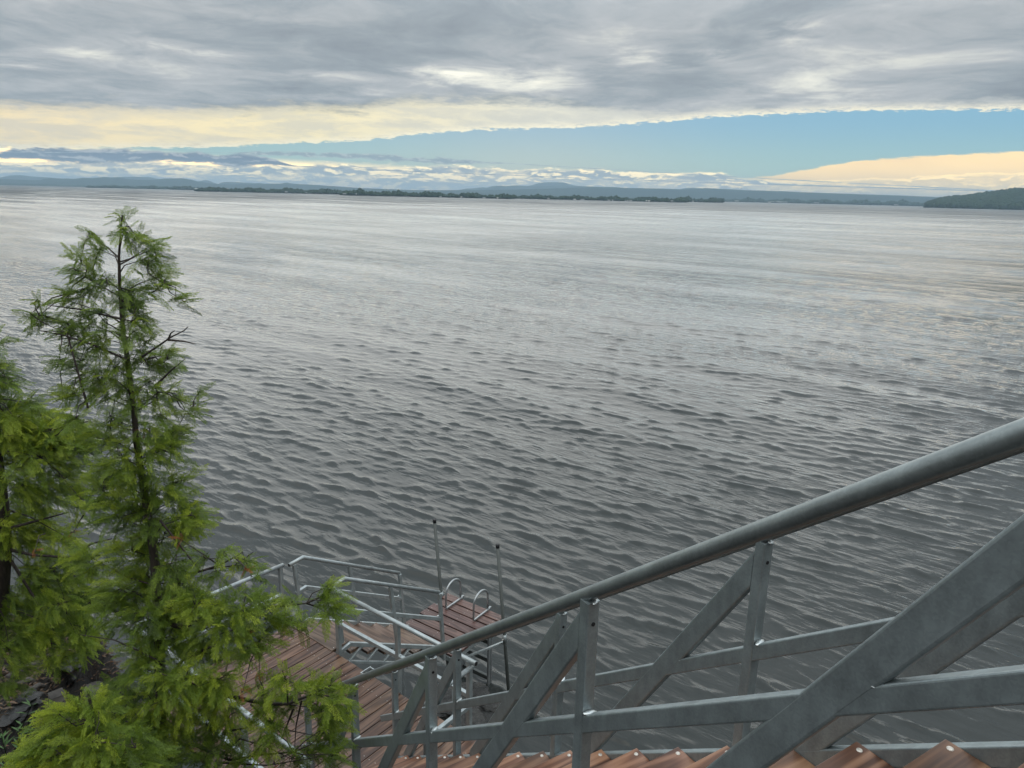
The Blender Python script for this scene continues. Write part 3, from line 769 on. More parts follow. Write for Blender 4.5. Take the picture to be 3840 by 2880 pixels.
DEAD = mat_foliage('dead cedar foliage', (.16, .06, .02), (.30, .115, .035), (.42, .17, .05))
m, T, b, o = newmat('cedar bark'); p = geopos(T)
T.put(b.inputs['Base Color'], T.ramp(T.noise(T.vm('MULTIPLY', p, (1., 1., .12)), 60., 6., .6), [(.3, (.012, .009, .007)), (.6, (.045, .034, .028)), (.8, (.085, .068, .056))])); b.inputs['Roughness'].default_value = .85
T.put(b.inputs['Normal'], bump(T, T.noise(T.vm('MULTIPLY', p, (1., 1., .15)), 70., 5.), .8, .01)); BARK = m

def make_frond(seed, ribs=9, leaves=3):
    """flat fan spray of a cedar, unit length along +Y, normal about +Z"""
    r_ = np.random.default_rng(seed); V = []; F = []
    def tri(a, b, c): b0 = len(V); V.extend([a, b, c]); F.append((b0, b0+1, b0+2))
    def z_of(x, y): return -.16*y*y-.10*abs(x)+.0
    def quadstrip(p0, p1, w0, w1):
        d = np.array(p1)-np.array(p0); L = np.hypot(*d)+1e-9; n = np.array([-d[1], d[0]])/L
        a = p0+n*w0; b_ = p0-n*w0; c = p1+n*w1; e_ = p1-n*w1; b0 = len(V)
        for q in (a, b_, e_, c): V.append((q[0], q[1], z_of(*q)))
        F.append((b0, b0+1, b0+2)); F.append((b0, b0+2, b0+3))
    quadstrip(np.array([0., 0.]), np.array([.02, .5]), .010, .009); quadstrip(np.array([.02, .5]), np.array([0., 1.]), .009, .004)
    for i in range(ribs):
        t = .10+.86*i/(ribs-1)
        for s in (-1, 1):
            tt = t+(.04 if s > 0 else 0)+r_.uniform(-.02, .02)
            if tt > .98: continue
            L = (.42*sin(pi*min(1, .30+.70*(1-tt)))**.8*(1-tt*.35)+.05)*r_.uniform(.75, 1.15)
            L = max(.08, L*(1-.45*tt)); an = radians(r_.uniform(38, 54)-10*tt)
            p0 = np.array([.02*sin(pi*tt), tt]); dd = np.array([s*sin(an), cos(an)]); p1 = p0+dd*L
            quadstrip(p0, p1, .008, .0045)
            for j in range(leaves):
                u = .22+.72*j/leaves; c = p0+dd*L*u; l2 = L*.42*(1-.5*u)*r_.uniform(.8, 1.2)+.02
                for s2 in (-1, 1):
                    a2 = an*s+s2*radians(38)
                    d2 = np.array([sin(a2), cos(a2)]); e_ = c+d2*l2; n = np.array([-d2[1], d2[0]])*.0095
                    mid = c+d2*l2*.55
                    a_ = c; b_ = mid+n; c_ = e_; d_ = mid-n; b0 = len(V)
                    for q in (a_, b_, c_, d_): V.append((q[0], q[1], z_of(*q)+r_.uniform(-.012, .012)))
                    F.append((b0, b0+1, b0+2)); F.append((b0, b0+2, b0+3))
    return np.array(V, float), np.array(F, int)
FR = [make_frond(s) for s in range(6)]
def at_plane(px, py, Yd):
    d = ray(px, py); return d*(Yd/d[1])+np.array([0, 0, H])
class Tree:
    def __init__(s, Yd, seed): s.Y = Yd; s.r = np.random.default_rng(seed); s.FV = []; s.FF = []; s.FT = []; s.n = 0; s.tubes = []; s.dead = ([], [], [])
    def frond(s, base, d, nrm, L, tint, dead=False):
        V_, F_ = FR[s.r.integers(len(FR))]
        y = d/np.linalg.norm(d); z = nrm-y*(nrm@y); z /= np.linalg.norm(z)+1e-9; x = np.cross(y, z)
        wd_ = s.r.uniform(.6, .9)
        P_ = base+(V_[:, :1]*x*wd_+V_[:, 1:2]*y+V_[:, 2:3]*z*s.r.uniform(.4, 2.2))*L
        # droop under own weight
        P_[:, 2] -= .12*L*(V_[:, 1]**2)
        if dead: s.dead[0].append(P_); s.dead[1].append(F_); s.dead[2].append(np.full(len(P_), tint))
        else:
            s.FV.append(P_); s.FF.append(F_+s.n); s.n += len(P_)
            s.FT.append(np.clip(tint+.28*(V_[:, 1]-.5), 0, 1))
    def cluster(s, px, py, rad, root, tint=.45, dens=1., dep=.0, dead=False, size=.120):
        Yc = s.Y+dep+s.r.uniform(-.22, .22)
        C = at_plane(px, py, Yc); scale = np.linalg.norm(C-np.array([0, 0, H]))/FPX; R = rad*scale
        # branch out from trunk
        rt = np.array(root)
        if not hasattr(s, 'cent'): s.cent = []
        dr = np.linalg.norm(C-rt)
        for c_ in s.cent:
            if np.linalg.norm(C-c_) < .55*dr and np.linalg.norm(C-c_) > .03: dr = np.linalg.norm(C-c_); rt = c_
        s.cent.append(C)
        if np.linalg.norm(C-rt) > .04:
            m1 = rt*.6+C*.4+np.array([0, 0, .05*np.linalg.norm(C-rt)])+s.r.normal(0, .02, 3)
            th = .003+.0045*min(1.5, np.linalg.norm(C-rt))
            s.tubes.append(([rt, m1, C], [th*1.2, th*.8, th*.35]))
        n = max(4, int(dens*66*(R/.22)**1.6))
        out = C-np.array(root); out[2] *= .3; out /= np.linalg.norm(out)+1e-6
        for _ in range(n):
            v = s.r.normal(0, 1, 3); v /= np.linalg.norm(v); v *= s.r.uniform(.15, 1.)**.5
            base = C+v*np.array([R, R*.95, R*.8])*.78-out*R*.12
            d = v*.75+out*.75+np.array([0, 0, .06])+s.r.normal(0, .38, 3)
            L = size*s.r.uniform(.6, 1.25)
            if dead: L *= .8
            nrm = np.array([s.r.normal(0, .8), s.r.normal(-.4, .7), .9])
            hgt = v[2]
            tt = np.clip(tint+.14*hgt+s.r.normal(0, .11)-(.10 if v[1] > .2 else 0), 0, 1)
            s.frond(base-d/np.linalg.norm(d)*L*.35, d, nrm, L, tt, dead)
            if s.r.random() < .13: s.tubes.append(([C, (C+base)/2+s.r.normal(0, .012, 3), base], [.0035, .0026, .0016]))
    def bare(s, pts, Yd, r0=.006):
        P_ = [at_plane(x, y, Yd) for x, y in pts]; s.tubes.append((P_, list(np.linspace(r0, r0*.3, len(P_)))))
    def build(s, name, trunk_pts, trunk_r, label):
        b0 = trunk_pts[-1]; root = thing(name, tuple(b0), label, 'tree', None)
        off = np.array(root.location)
        V = []; F = []
        def tube(pts, rad, n):
            pts = [np.array(p, float) for p in pts]; ref = np.array([.3, .1, 1.]) if abs((pts[-1]-pts[0])[2]) < .8*np.linalg.norm(pts[-1]-pts[0]) else np.array([1., .2, 0])
            b_ = len(V)
            for i, p in enumerate(pts):
                t = pts[min(i+1, len(pts)-1)]-pts[max(i-1, 0)]; t /= np.linalg.norm(t)+1e-9
                u = ref-t*(ref@t); u /= np.linalg.norm(u)+1e-9; v = np.cross(t, u)
                for j in range(n):
                    a = 2*pi*j/n; V.append(p+(u*cos(a)+v*sin(a))*rad[i]-off)
            for i in range(len(pts)-1):
                for j in range(n): F.append((b_+i*n+j, b_+i*n+(j+1) % n, b_+(i+1)*n+(j+1) % n, b_+(i+1)*n+j))
        tube(trunk_pts, trunk_r, 10); o1 = link('trunk', mk('trunk', V, F, BARK, True), root)
        V.clear(); F.clear()
        for p, r in s.tubes: tube(p, r, 5)
        o2 = link('branches', mk('branches', V, F, BARK, True), root); o2['kind'] = 'stuff'
        FV = np.concatenate(s.FV)-off; me = mk_np('foliage', FV, np.concatenate(s.FF), FOL, True)
        a = me.attributes.new('tint', 'FLOAT', 'POINT'); a.data.foreach_set('value', np.concatenate(s.FT).astype(np.float32))
        o3 = link('foliage', me, root); o3['kind'] = 'stuff'
        if s.dead[0]:
            n = 0; ff = []
            for P_, F_ in zip(s.dead[0], s.dead[1]): ff.append(F_+n); n += len(P_)
            me = mk_np('dead_foliage', np.concatenate(s.dead[0])-off, np.concatenate(ff), DEAD, True)
            a = me.attributes.new('tint', 'FLOAT', 'POINT'); a.data.foreach_set('value', np.concatenate(s.dead[2]).astype(np.float32))
            o4 = link('dead_foliage', me, root); o4['label'] = 'rusty orange dead sprays'; o4['kind'] = 'stuff'
        return root
Z3 = lambda x, y: (x/1.659, 700+y/1.659)
Z4 = lambda x, y: (x/1.296, 1600+y/1.296)
# --- main cedar
YT = 3.95
t1 = Tree(YT, 5)
tp = [(458, 806), (452, 880), (446, 960), (449, 1075), (461, 1242), (479, 1351), (488, 1430), (503, 1544), (512, 1664), (528, 1760), (545, 1870), (565, 1990), (580, 2100), (590, 2250), (598, 2450), (600, 2680), (606, 2900), (615, 3150)]
tpw = [at_plane(x, y, YT) for x, y in tp]
tr_ = [.004, .006, .009, .012, .016, .018, .019, .021, .023, .026, .029, .032, .035, .038, .042, .047, .052, .058]
_ty = [p[1] for p in tp]
def root_at(y):
    y = min(max(y, 830), 3100); i = max(j for j in range(len(_ty)-1) if _ty[j] <= y); f = (y-_ty[i])/(_ty[i+1]-_ty[i]); return tpw[i]*(1-f)+tpw[i+1]*f
UP1 = [(770, 180, 62), (775, 260, 60), (800, 290, 50), (575, 310, 62), (625, 390, 60), (600, 440, 45), (860, 330, 75), (925, 375, 72), (960, 385, 45), (500, 450, 95), (530, 560, 90), (590, 620, 85), (470, 520, 60), (920, 480, 75), (985, 560, 78), (1020, 600, 50), (900, 450, 50), (660, 570, 45),
       (440, 660, 82), (400, 700, 50), (520, 640, 60), (245, 800, 62), (215, 720, 50), (225, 850, 48), (190, 790, 35), (860, 640, 65), (960, 650, 45), (1030, 590, 55), (1090, 700, 48), (1150, 715, 35), (800, 650, 60), (620, 800, 82), (560, 850, 60), (420, 850, 88), (380, 900, 60), (500, 780, 60), (800, 740, 75), (770, 720, 60), (720, 900, 60),
       (370, 1060, 50), (400, 1100, 45), (880, 880, 80), (900, 980, 72), (860, 820, 50), (560, 1000, 100), (620, 940, 80), (480, 930, 80), (500, 1080, 80), (900, 1080, 72), (1000, 1100, 88), (1040, 1050, 60), (1060, 1020, 45), (600, 1180, 108), (520, 1160, 80), (700, 1120, 80), (820, 1230, 85), (820, 1320, 60), (980, 1280, 88), (1050, 1280, 70), (1100, 1330, 70),
       (1200, 1370, 55), (1240, 1270, 48), (1190, 1420, 42), (450, 1290, 80), (390, 1280, 55), (940, 1210, 60), (720, 1260, 80), (600, 1290, 80), (700, 1430, 90), (760, 1470, 70), (1000, 1420, 85), (930, 1500, 80), (1050, 1560, 78), (1090, 1620, 60), (980, 1600, 75), (600, 1560, 95), (470, 1440, 55), (700, 1560, 85), (1100, 1510, 50)]
for x, y, r in UP1:
    X_, Y_ = Z3(x, y); ry = Y_+40+abs(X_-480)*.22 if Y_ > 900 else Y_+80
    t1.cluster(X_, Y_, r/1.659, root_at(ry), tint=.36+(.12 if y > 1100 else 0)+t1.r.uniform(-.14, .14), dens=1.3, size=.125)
for y_ in range(1080, 2700, 62):
    c_ = np.interp(y_, _ty, [p[0] for p in tp]); t1.cluster(c_+t1.r.uniform(-48, 48), y_, t1.r.uniform(34, 58), root_at(y_+25), tint=.42+t1.r.uniform(-.15, .15), dens=.8, dep=-.12, size=.13)
LO1 = [(600, 150, 130), (520, 220, 90), (780, 110, 100), (820, 60, 75), (650, 330, 125), (850, 270, 95), (880, 340, 95), (925, 430, 78), (720, 430, 125), (560, 430, 115), (500, 300, 110), (960, 460, 40),
       (800, 520, 110), (880, 500, 80), (640, 600, 120), (720, 680, 115), (850, 660, 85), (450, 640, 115), (760, 760, 110), (600, 780, 125), (560, 900, 130), (700, 900, 130), (860, 880, 115)]
for x, y, r in LO1:
    X_, Y_ = Z4(x, y); t1.cluster(X_, Y_, r/1.296, root_at(Y_+60+abs(X_-560)*.2), tint=.50+t1.r.uniform(-.2, .2), dens=1.3, size=.150)
# tips of long thin branches towards the landing
nb = root_at(2360)
LIMB = {'a': [(590, 2330), (690, 2350), (800, 2300), (900, 2300), (1000, 2275), (1085, 2270), (1150, 2262)],
        'b': [(596, 2420), (680, 2160), (760, 2140), (820, 2120), (880, 2090)],
        'c': [(600, 2560), (740, 2540), (860, 2610), (1000, 2640), (1080, 2640), (1180, 2600), (1240, 2570)],
        'd': [(603, 2800), (720, 2790), (860, 2850), (980, 2830), (1100, 2820)],
        'e': [(600, 2600), (680, 2480), (780, 2430), (860, 2400), (960, 2440)]}
for k_, pts in LIMB.items():
    P_ = [at_plane(x, y, YT-.05*i) for i, (x, y) in enumerate(pts)]
    t1.tubes.append((P_, list(np.linspace(.020 if k_ in 'ac' else .012, .004, len(P_)))))
LP = {k_: [at_plane(x, y, YT-.05*i) for i, (x, y) in enumerate(pts)] for k_, pts in LIMB.items()}
def near_limb(C):
    best = None
    for k_, P_ in LP.items():
        for p in P_:
            d = np.linalg.norm(p-C)
            if best is None or d < best[0]: best = (d, p)
    return best[1]
LO2 = [(1000, 640, 42, .5), (1080, 620, 45, .45), (1190, 650, 48, .5), (1215, 690, 38, .5), (1245, 735, 36, .45), (1050, 700, 45, .55), (900, 760, 90, .45), (950, 870, 110, .5), (1080, 880, 110, .5), (1180, 870, 100, .5), (1270, 860, 80, .5), (1330, 920, 72, .5), (1420, 850, 50, .45), (1400, 930, 60, .45), (1470, 960, 50, .4),
       (1610, 770, 52, .62), (1590, 850, 70, .5), (1640, 880, 58, .6), (1600, 910, 48, .45), (1000, 980, 120, .5), (1130, 990, 105, .5), (1200, 1060, 80, .45), (820, 1020, 125, .5), (680, 1080, 120, .45), (940, 1100, 100, .6), (1080, 1110, 100, .5), (1270, 1010, 70, .45), (1250, 1080, 50, .4),
       (750, 1180, 120, .45), (900, 1230, 110, .5), (1050, 1230, 100, .75), (1280, 1270, 90, .5), (1390, 1230, 70, .6), (1440, 1260, 60, .5), (1540, 1260, 75, .6), (1600, 1270, 80, .6), (1650, 1330, 62, .6), (1560, 1370, 90, .5), (1620, 1410, 60, .55), (1400, 1330, 65, .5), (1300, 1400, 75, .5), (1340, 1340, 60, .45),
       (1580, 1480, 72, .6), (1610, 1440, 50, .5), (1550, 1560, 80, .5), (1620, 1590, 60, .5), (950, 1330, 115, .68), (1080, 1340, 100, .85), (1050, 1280, 80, .8), (1120, 1400, 60, .7), (780, 1350, 120, .6), (620, 1280, 120, .42), (840, 1470, 120, .7), (1000, 1450, 95, .45), (700, 1500, 130, .5), (540, 1400, 120, .45), (1060, 1470, 70, .45),
       (1300, 1540, 75, .6), (1330, 1480, 60, .65), (1180, 1610, 80, .45), (1000, 1600, 90, .45), (850, 1620, 110, .45), (1420, 1610, 60, .4), (1110, 1540, 60, .4), (760, 1620, 100, .5)]
for x, y, r, tn in LO2:
    X_, Y_ = Z4(x, y); C = at_plane(X_, Y_, YT-.15)
    rt = near_limb(C) if X_ > 700 else root_at(Y_+50)
    t1.cluster(X_, Y_, r/1.296*.95, rt, tint=tn*.9+t1.r.uniform(-.16, .12), dens=1.3, dep=-.15, size=.150)
for x, y, r in ((1260, 1208, 26), (872, 545, 22), (1196, 688, 14), (850, 1545, 26), (1215, 1000, 12), (360, 510, 22), (700, 15, 20), (170, 600, 12), (1180, 1290, 24), (1330, 1640, 20)):
    X_, Y_ = Z4(x, y); C = at_plane(X_, Y_, YT-.3); t1.cluster(X_, Y_, r/1.296, near_limb(C) if x > 800 else C+np.array([0, .1, .05]), tint=.5, dens=1.6, dep=-.3, dead=True, size=.07)
for pts in ([(530, 1340), (590, 1300), (640, 1265), (690, 1240), (705, 1225)], [(630, 1275), (690, 1280), (735, 1290)], [(630, 1275), (640, 1250), (655, 1240)], [(590, 1440), (640, 1390), (695, 1345)], [(330, 1530), (250, 1245), (150, 1240)], [(470, 1200), (300, 1160), (180, 1145)], [(480, 1350), (340, 1290), (230, 1255), (150, 1240)],
            [(600, 2480), (520, 2440), (430, 2400), (300, 2380)], [(1100, 2660), (1060, 2760), (1010, 2690), (960, 2720)], [(940, 2640), (1000, 2700), (1090, 2740), (1190, 2760)], [(860, 2740), (920, 2730), (980, 2690), (1010, 2650)], [(1130, 2630), (1110, 2720), (1105, 2800)],
            [(1150, 2262), (1220, 2230), (1250, 2200)], [(1150, 2262), (1190, 2275), (1225, 2270)], [(600, 1950), (750, 2140), (880, 2120), (950, 2070)], [(830, 2860), (1000, 2870), (1190, 2840)], [(820, 2840), (900, 2770), (1000, 2800), (1100, 2850)]):
    t1.bare(pts, YT-.12, .007)
t1.build('cedar_tree', tpw, [r*.78 for r in tr_], 'tall ragged cedar with bare dark stem whose lower boughs hang over the landing')
# --- left cedar
Y2 = 5.1; t2 = Tree(Y2, 11)
tp2 = [(-45, 1350), (-20, 1500), (-15, 1700), (-5, 1900), (0, 2050), (-20, 2250), (-80, 2500), (-160, 2800)]
tw2 = [at_plane(x, y, Y2) for x, y in tp2]
def r2(y): i = min(len(tp2)-2, max(0, int((y-1330)/200))); return tw2[i]
L2 = [(60, 20, 90), (100, 60, 100), (60, 180, 120), (200, 150, 110), (250, 50, 100), (330, 110, 100), (390, 60, 70), (60, 300, 110), (180, 330, 110), (300, 260, 110), (390, 350, 90), (100, 440, 120), (230, 480, 110), (30, 520, 100), (180, 560, 90), (330, 540, 75), (150, 700, 80), (260, 690, 100), (380, 750, 100), (220, 790, 110), (100, 820, 95), (320, 850, 110), (440, 850, 90), (180, 900, 100), (60, 950, 105), (250, 960, 90), (350, 950, 80), (150, 1060, 70), (250, 1050, 60), (50, 1090, 80), (120, 1150, 70), (300, 1130, 60), (30, 1250, 60), (400, 1060, 80), (420, 980, 80), (140, 1000, 90)]
for x, y, r in L2:
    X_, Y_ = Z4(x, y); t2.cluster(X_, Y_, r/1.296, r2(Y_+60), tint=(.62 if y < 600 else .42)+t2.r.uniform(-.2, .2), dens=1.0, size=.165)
for x, y, r in ((-8, 960, 22), (-5, 1120, 45), (35, 1180, 65), (50, 1230, 45), (30, 1330, 85), (70, 1370, 60), (190, 1350, 50), (150, 1360, 45), (100, 1450, 115), (240, 1450, 105), (330, 1440, 70), (150, 1560, 130), (330, 1530, 90), (440, 1450, 50), (450, 1530, 70), (30, 1560, 100), (20, 1420, 80), (490, 1450, 40), (240, 1600, 120)):
    X_, Y_ = Z3(x, y); t2.cluster(X_, Y_, r/1.659, r2(Y_+80), tint=(.62 if y > 1400 else .35)+t2.r.uniform(-.12, .12), dens=1.1, size=.155)
for x, y, r in ((-70, 1290, 55), (-110, 1360, 90), (-60, 1450, 90), (-170, 1500, 100), (-90, 1580, 100), (-220, 1660, 110), (-110, 1720, 110), (-280, 1800, 110), (-160, 1860, 110), (-60, 1930, 90), (-330, 1960, 110), (-210, 2020, 110), (-110, 2110, 100), (-360, 2120, 100), (-260, 2200, 110), (-150, 2280, 100), (-380, 2290, 90), (-290, 2380, 90)):
    t2.cluster(x, y, r, r2(y+60), tint=.45+t2.r.uniform(-.15, .15), dens=.8, dep=t2.r.uniform(-.3, .5), size=.17)
for pts in ([(30, 2060), (120, 2080), (250, 2090), (360, 2085), (470, 2060)], [(40, 1980), (150, 1950), (260, 1920)], [(300, 2070), (340, 2040), (420, 2020)], [(150, 1620), (240, 1600), (330, 1580)], [(40, 2100), (160, 2290), (300, 2240), (400, 2180)]): t2.bare(pts, Y2-.1, .013)
t2.build('cedar_tree', tw2, [.01, .02, .04, .07, .085, .10, .12, .15], 'dense older cedar leaning in at the left edge with a thick trunk')
# --- bright young cedar at the bottom
Y3 = 3.1; t3 = Tree(Y3, 17)
tp3 = [(330, 2590), (350, 2700), (380, 2850), (400, 3100), (420, 3400)]; tw3 = [at_plane(x, y, Y3) for x, y in tp3]
for x, y, r, tn in ((290, 1400, 60, .8), (260, 1460, 80, .85), (330, 1480, 100, .8), (420, 1420, 80, .65), (380, 1370, 60, .6), (480, 1380, 70, .5), (230, 1560, 110, .8), (330, 1590, 120, .85), (450, 1530, 110, .75), (140, 1610, 90, .85), (560, 1500, 90, .55), (600, 1600, 110, .6), (500, 1620, 110, .7), (240, 1640, 110, .9), (60, 1650, 60, .8), (420, 1650, 100, .8), (690, 1640, 90, .55), (660, 1560, 80, .5)):
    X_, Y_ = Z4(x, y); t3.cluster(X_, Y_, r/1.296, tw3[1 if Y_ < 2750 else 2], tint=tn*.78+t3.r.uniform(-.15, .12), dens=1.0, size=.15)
t3.build('cedar_tree', tw3, [.006, .01, .014, .02, .03], 'bright yellow green young cedar at the lower left corner')

# --- leafy weed at the lower left corner
V = []; F = []; wr_ = random.Random(3)
m, T, b, o = newmat('weed leaf'); b.inputs['Base Color'].default_value = (.055, .12, .03, 1); b.inputs['Roughness'].default_value = .5; WEED = m
wd_root = at_plane(30, 2960, 3.6)
stems = [[(30, 2960), (60, 2850), (75, 2740), (120, 2640)], [(30, 2960), (20, 2820), (5, 2760)], [(60, 2850), (95, 2760), (110, 2700)], [(40, 2930), (110, 2870), (150, 2800)]]
weed = thing('leafy_weed', tuple(wd_root), 'narrow leaved green weed at the bottom left corner', 'plant')
SV = []; SF = []
for st in stems:
    P_ = [at_plane(x, y, 3.6) for x, y in st]
    for i in range(len(P_)-1):
        a_, b_ = P_[i], P_[i+1]; k0 = len(SV)
        for q in (a_, b_):
            for j in range(4): SV.append(q+np.array([cos(j*pi/2), .3, sin(j*pi/2)])*.003-wd_root)
        for j in range(4): SF.append((k0+j, k0+(j+1) % 4, k0+4+(j+1) % 4, k0+4+j))
        for _ in range(9):
            f = wr_.random(); c = a_*(1-f)+b_*f; th = wr_.uniform(0, 2*pi); L = wr_.uniform(.05, .09)
            d = np.array([cos(th), sin(th)*.8, wr_.uniform(.1, .9)]); d /= np.linalg.norm(d); n_ = np.cross(d, [0, 0, 1.]); n_ /= np.linalg.norm(n_)
            k0 = len(V)
            for q in (c, c+d*L*.5+n_*.006, c+d*L-np.array([0, 0, .01]), c+d*L*.5-n_*.006): V.append(q-wd_root)
            F.append((k0, k0+1, k0+2)); F.append((k0, k0+2, k0+3))
link('stem', mk('stem', SV, SF, WEED), weed); lv = link('leaves', mk('leaves', V, F, WEED), weed); lv['kind'] = 'stuff'
# --- bare shrub by the piling
V = []; F = []; br = random.Random(9)
sh0 = at_plane(365, 2590, 6.1); shrub = thing('bare_shrub', tuple(sh0), 'small leafless shrub rising beside the cut piling', 'shrub')
def grow(p, d, L, r, lev):
    q = p+d*L; k0 = len(V)
    for c, rad in ((p, r), (q, r*.65)):
        for j in range(4): V.append(c+np.array([cos(j*pi/2), sin(j*pi/2), 0])*rad-sh0)
    for j in range(4): F.append((k0+j, k0+(j+1) % 4, k0+4+(j+1) % 4, k0+4+j))
    if lev:
        for _ in range(3 if lev > 2 else 2):
            dd = d+np.array([br.uniform(-.6, .6), br.uniform(-.6, .6), br.uniform(-.2, .4)]); dd /= np.linalg.norm(dd); grow(q, dd, L*br.uniform(.6, .85), r*.65, lev-1)
for _ in range(4): grow(sh0, np.array([br.uniform(-.4, .4), br.uniform(-.3, .3), 1.])/1.1, .13, .006, 4)
link('twigs', mk('twigs', V, F, BARK), shrub)

# ------------------------------------------------------------------ far shore
m, T, b, o = newmat('far woodland'); p = geopos(T)
T.put(b.inputs['Base Color'], T.ramp(T.noise(p, .06, 4.), [(.3, (.010, .022, .012)), (.55, (.020, .038, .018)), (.75, (.034, .056, .024))])); b.inputs['Roughness'].default_value = .9; b.inputs['Specular IOR Level'].default_value = .1; WOODS = m
m, T, b, o = newmat('far hill'); p = geopos(T)
T.put(b.inputs['Base Color'], T.ramp(T.noise(p, .0012, 6., .6), [(.35, (.016, .028, .024)), (.6, (.026, .040, .030)), (.75, (.040, .055, .040))])); b.inputs['Roughness'].default_value = .95; b.inputs['Specular IOR Level'].default_value = .05; HILL = m
m, T, b, o = newmat('shore stones'); b.inputs['Base Color'].default_value = (.09, .085, .075, 1); b.inputs['Roughness'].default_value = .9; SHORE = m
m, T, b, o = newmat('white siding'); b.inputs['Base Color'].default_value = (.40, .40, .39, 1); b.inputs['Roughness'].default_value = .6; WHITE = m
m, T, b, o = newmat('grey roof'); b.inputs['Base Color'].default_value = (.13, .14, .15, 1); b.inputs['Roughness'].default_value = .7; ROOF = m

import bmesh
def ico(sub):
    bm = bmesh.new(); bmesh.ops.create_icosphere(bm, subdivisions=sub, radius=1.); V = np.array([v.co[:] for v in bm.verts]); F = np.array([[v.index for v in f.verts] for f in bm.faces]); bm.free(); return V, F
I1 = ico(1); I2 = ico(2)
def crowns(name, items, mat, hi=False, label=None):
    """items: (x, y, z, rx, rz); one joined mass of lumpy crowns"""
    Vb, Fb = I2 if hi else I1; r_ = np.random.default_rng(len(items)); Vs = []; Fs = []; n = 0
    for x, y, z, rx, rz in items:
        s = 1+r_.normal(0, .13, (len(Vb), 1)); V_ = Vb*s*np.array([rx, rx, rz])+np.array([x, y, z]); Vs.append(V_); Fs.append(Fb+n); n += len(Vb)
    me = mk_np(name, np.concatenate(Vs), np.concatenate(Fs), mat, False); o = link(name, me); tag(o, label, 'woodland', None, 'stuff'); return o
def place(px, py_water, dist):
    """position on the lake level in the direction of a pixel"""
    r = ray(px, py_water); h = hypot(r[0], r[1]); return np.array([r[0]/h*dist, r[1]/h*dist])
def elpix(px, py): return azel(px, py)[1]
segs = [  # x0, x1, waterline y0,y1, tree top y0,y1, distance, label
    (-260, 345, 692, 704.5, 683, 693, 5200, 'hazy low woods along the shore at the far left'),
    (330, 645, 704, 711.5, 693.5, 698, 3300, 'wooded point left of the marina'),
    (640, 750, 711, 713.5, 697, 698.5, 2900, 'woods behind the marina buildings'),
    (742, 1290, 713.5, 729, 699, 708, 1900, 'dark wooded shore right of the marina'),
    (1280, 1930, 729, 746.5, 708, 727, 1500, 'dark wooded shore in the middle of the view'),
    (1910, 2575, 746.5, 757.5, 727, 738.5, 1700, 'dark wooded shore behind the scattered white houses'),
    (2560, 2712, 757.5, 758.5, 738, 741, 2100, 'dark wooded point right of centre'),
    (2700, 3520, 758.5, 772, 741, 753, 3600, 'hazy wooded shore beneath the wind turbine ridge')]
for si, (x0, x1, w0, w1, t0, t1_, dist, lb) in enumerate(segs):
    r_ = np.random.default_rng(100+si); items = []; land = []
    xs_ = np.arange(x0, x1, 1.)
    step = 6. if dist < 3000 else 10.
    npx = max(2, int((x1-x0)*dist/FPX/step*1.15))
    for row in range(3):
        for k_ in range(npx):
            x = x0+(x1-x0)*(k_+r_.uniform(0, 1))/npx; f = (x-x0)/(x1-x0)
            yw = w0+(w1-w0)*f; yt = t0+(t1_-t0)*f; d_ = dist+row*14+r_.uniform(-5, 5)
            c = place(x, yw, d_); top = H+d_*tan(radians(elpix(x, yt)))
            wv = .80+.16*sin(x*.045+si)+.10*sin(x*.13+2*si)+r_.normal(0, .07)
            hgt = max(4., top*wv*(.75+.125*row)); rx = r_.uniform(3.4, 6.2)*(1 if dist < 3000 else 1.6)
            if r_.random() < .03: hgt *= 1.18; rx *= .7
            items.append((c[0], c[1], hgt-rx*.8, rx, rx*.9)); 
            if row < 2: items.append((c[0], c[1], hgt*.40, rx*1.9, hgt*.44))
    # lone tall trees seen in the photo
    crowns('far_woods', items, WOODS, False, lb)
    V = []; F = []
    NS = 24
    for k_ in range(NS+1):
        x = x0-2+(x1-x0+4)*k_/NS; yw = w0+(w1-w0)*k_/NS
        a_ = place(x, yw, dist-9); b_ = place(x, yw, dist-4); c_ = place(x, yw, dist+420)
        V += [(a_[0], a_[1], -.4), (b_[0], b_[1], .7), (c_[0], c_[1], 1.6)]
    for k_ in range(NS):
        for j in range(2): F.append((k_*3+j, (k_+1)*3+j, (k_+1)*3+j+1, k_*3+j+1))
    tag(link('far_shore', mk('far_shore', V, F, SHORE)), 'stony strip of the far shore', None, None, 'structure')
# headland at the right: wooded slope
hp = [(3470, 772), (3472, 757), (3482, 751), (3500, 745), (3518, 739), (3532, 736), (3570, 731), (3622, 727), (3680, 719), (3740, 709), (3765, 705.5), (3800, 704), (3840, 702), (4000, 694), (4300, 690)]
items = []; r_ = np.random.default_rng(55); HD = 2100.
for _ in range(5200):
    x = r_.uniform(3472, 4300); ytop = float(np.interp(x, [p[0] for p in hp], [p[1] for p in hp])); f = r_.uniform(0, 1)**.9
    d_ = HD+f*420; top = (HD+420)*tan(radians(elpix(x, ytop)))+H
    edge = min(1, (x-3470)/26)
    zg = (top-12)*(f**.8); c = place(x, 776, d_+ (1-edge)*10); hh = r_.uniform(8, 12.5)
    if zg < 0: zg = 0; hh = min(hh, top)
    rx = r_.uniform(5., 8.); items.append((c[0], c[1], zg+hh-rx*.75, rx, rx*.85))
    if f < .08: items.append((c[0], c[1], hh*.4, rx, hh*.45))
crowns('wooded_headland', items, WOODS, False, 'dark green wooded headland rising at the right edge')
V = []; F = []; NS = 60; NR = 6
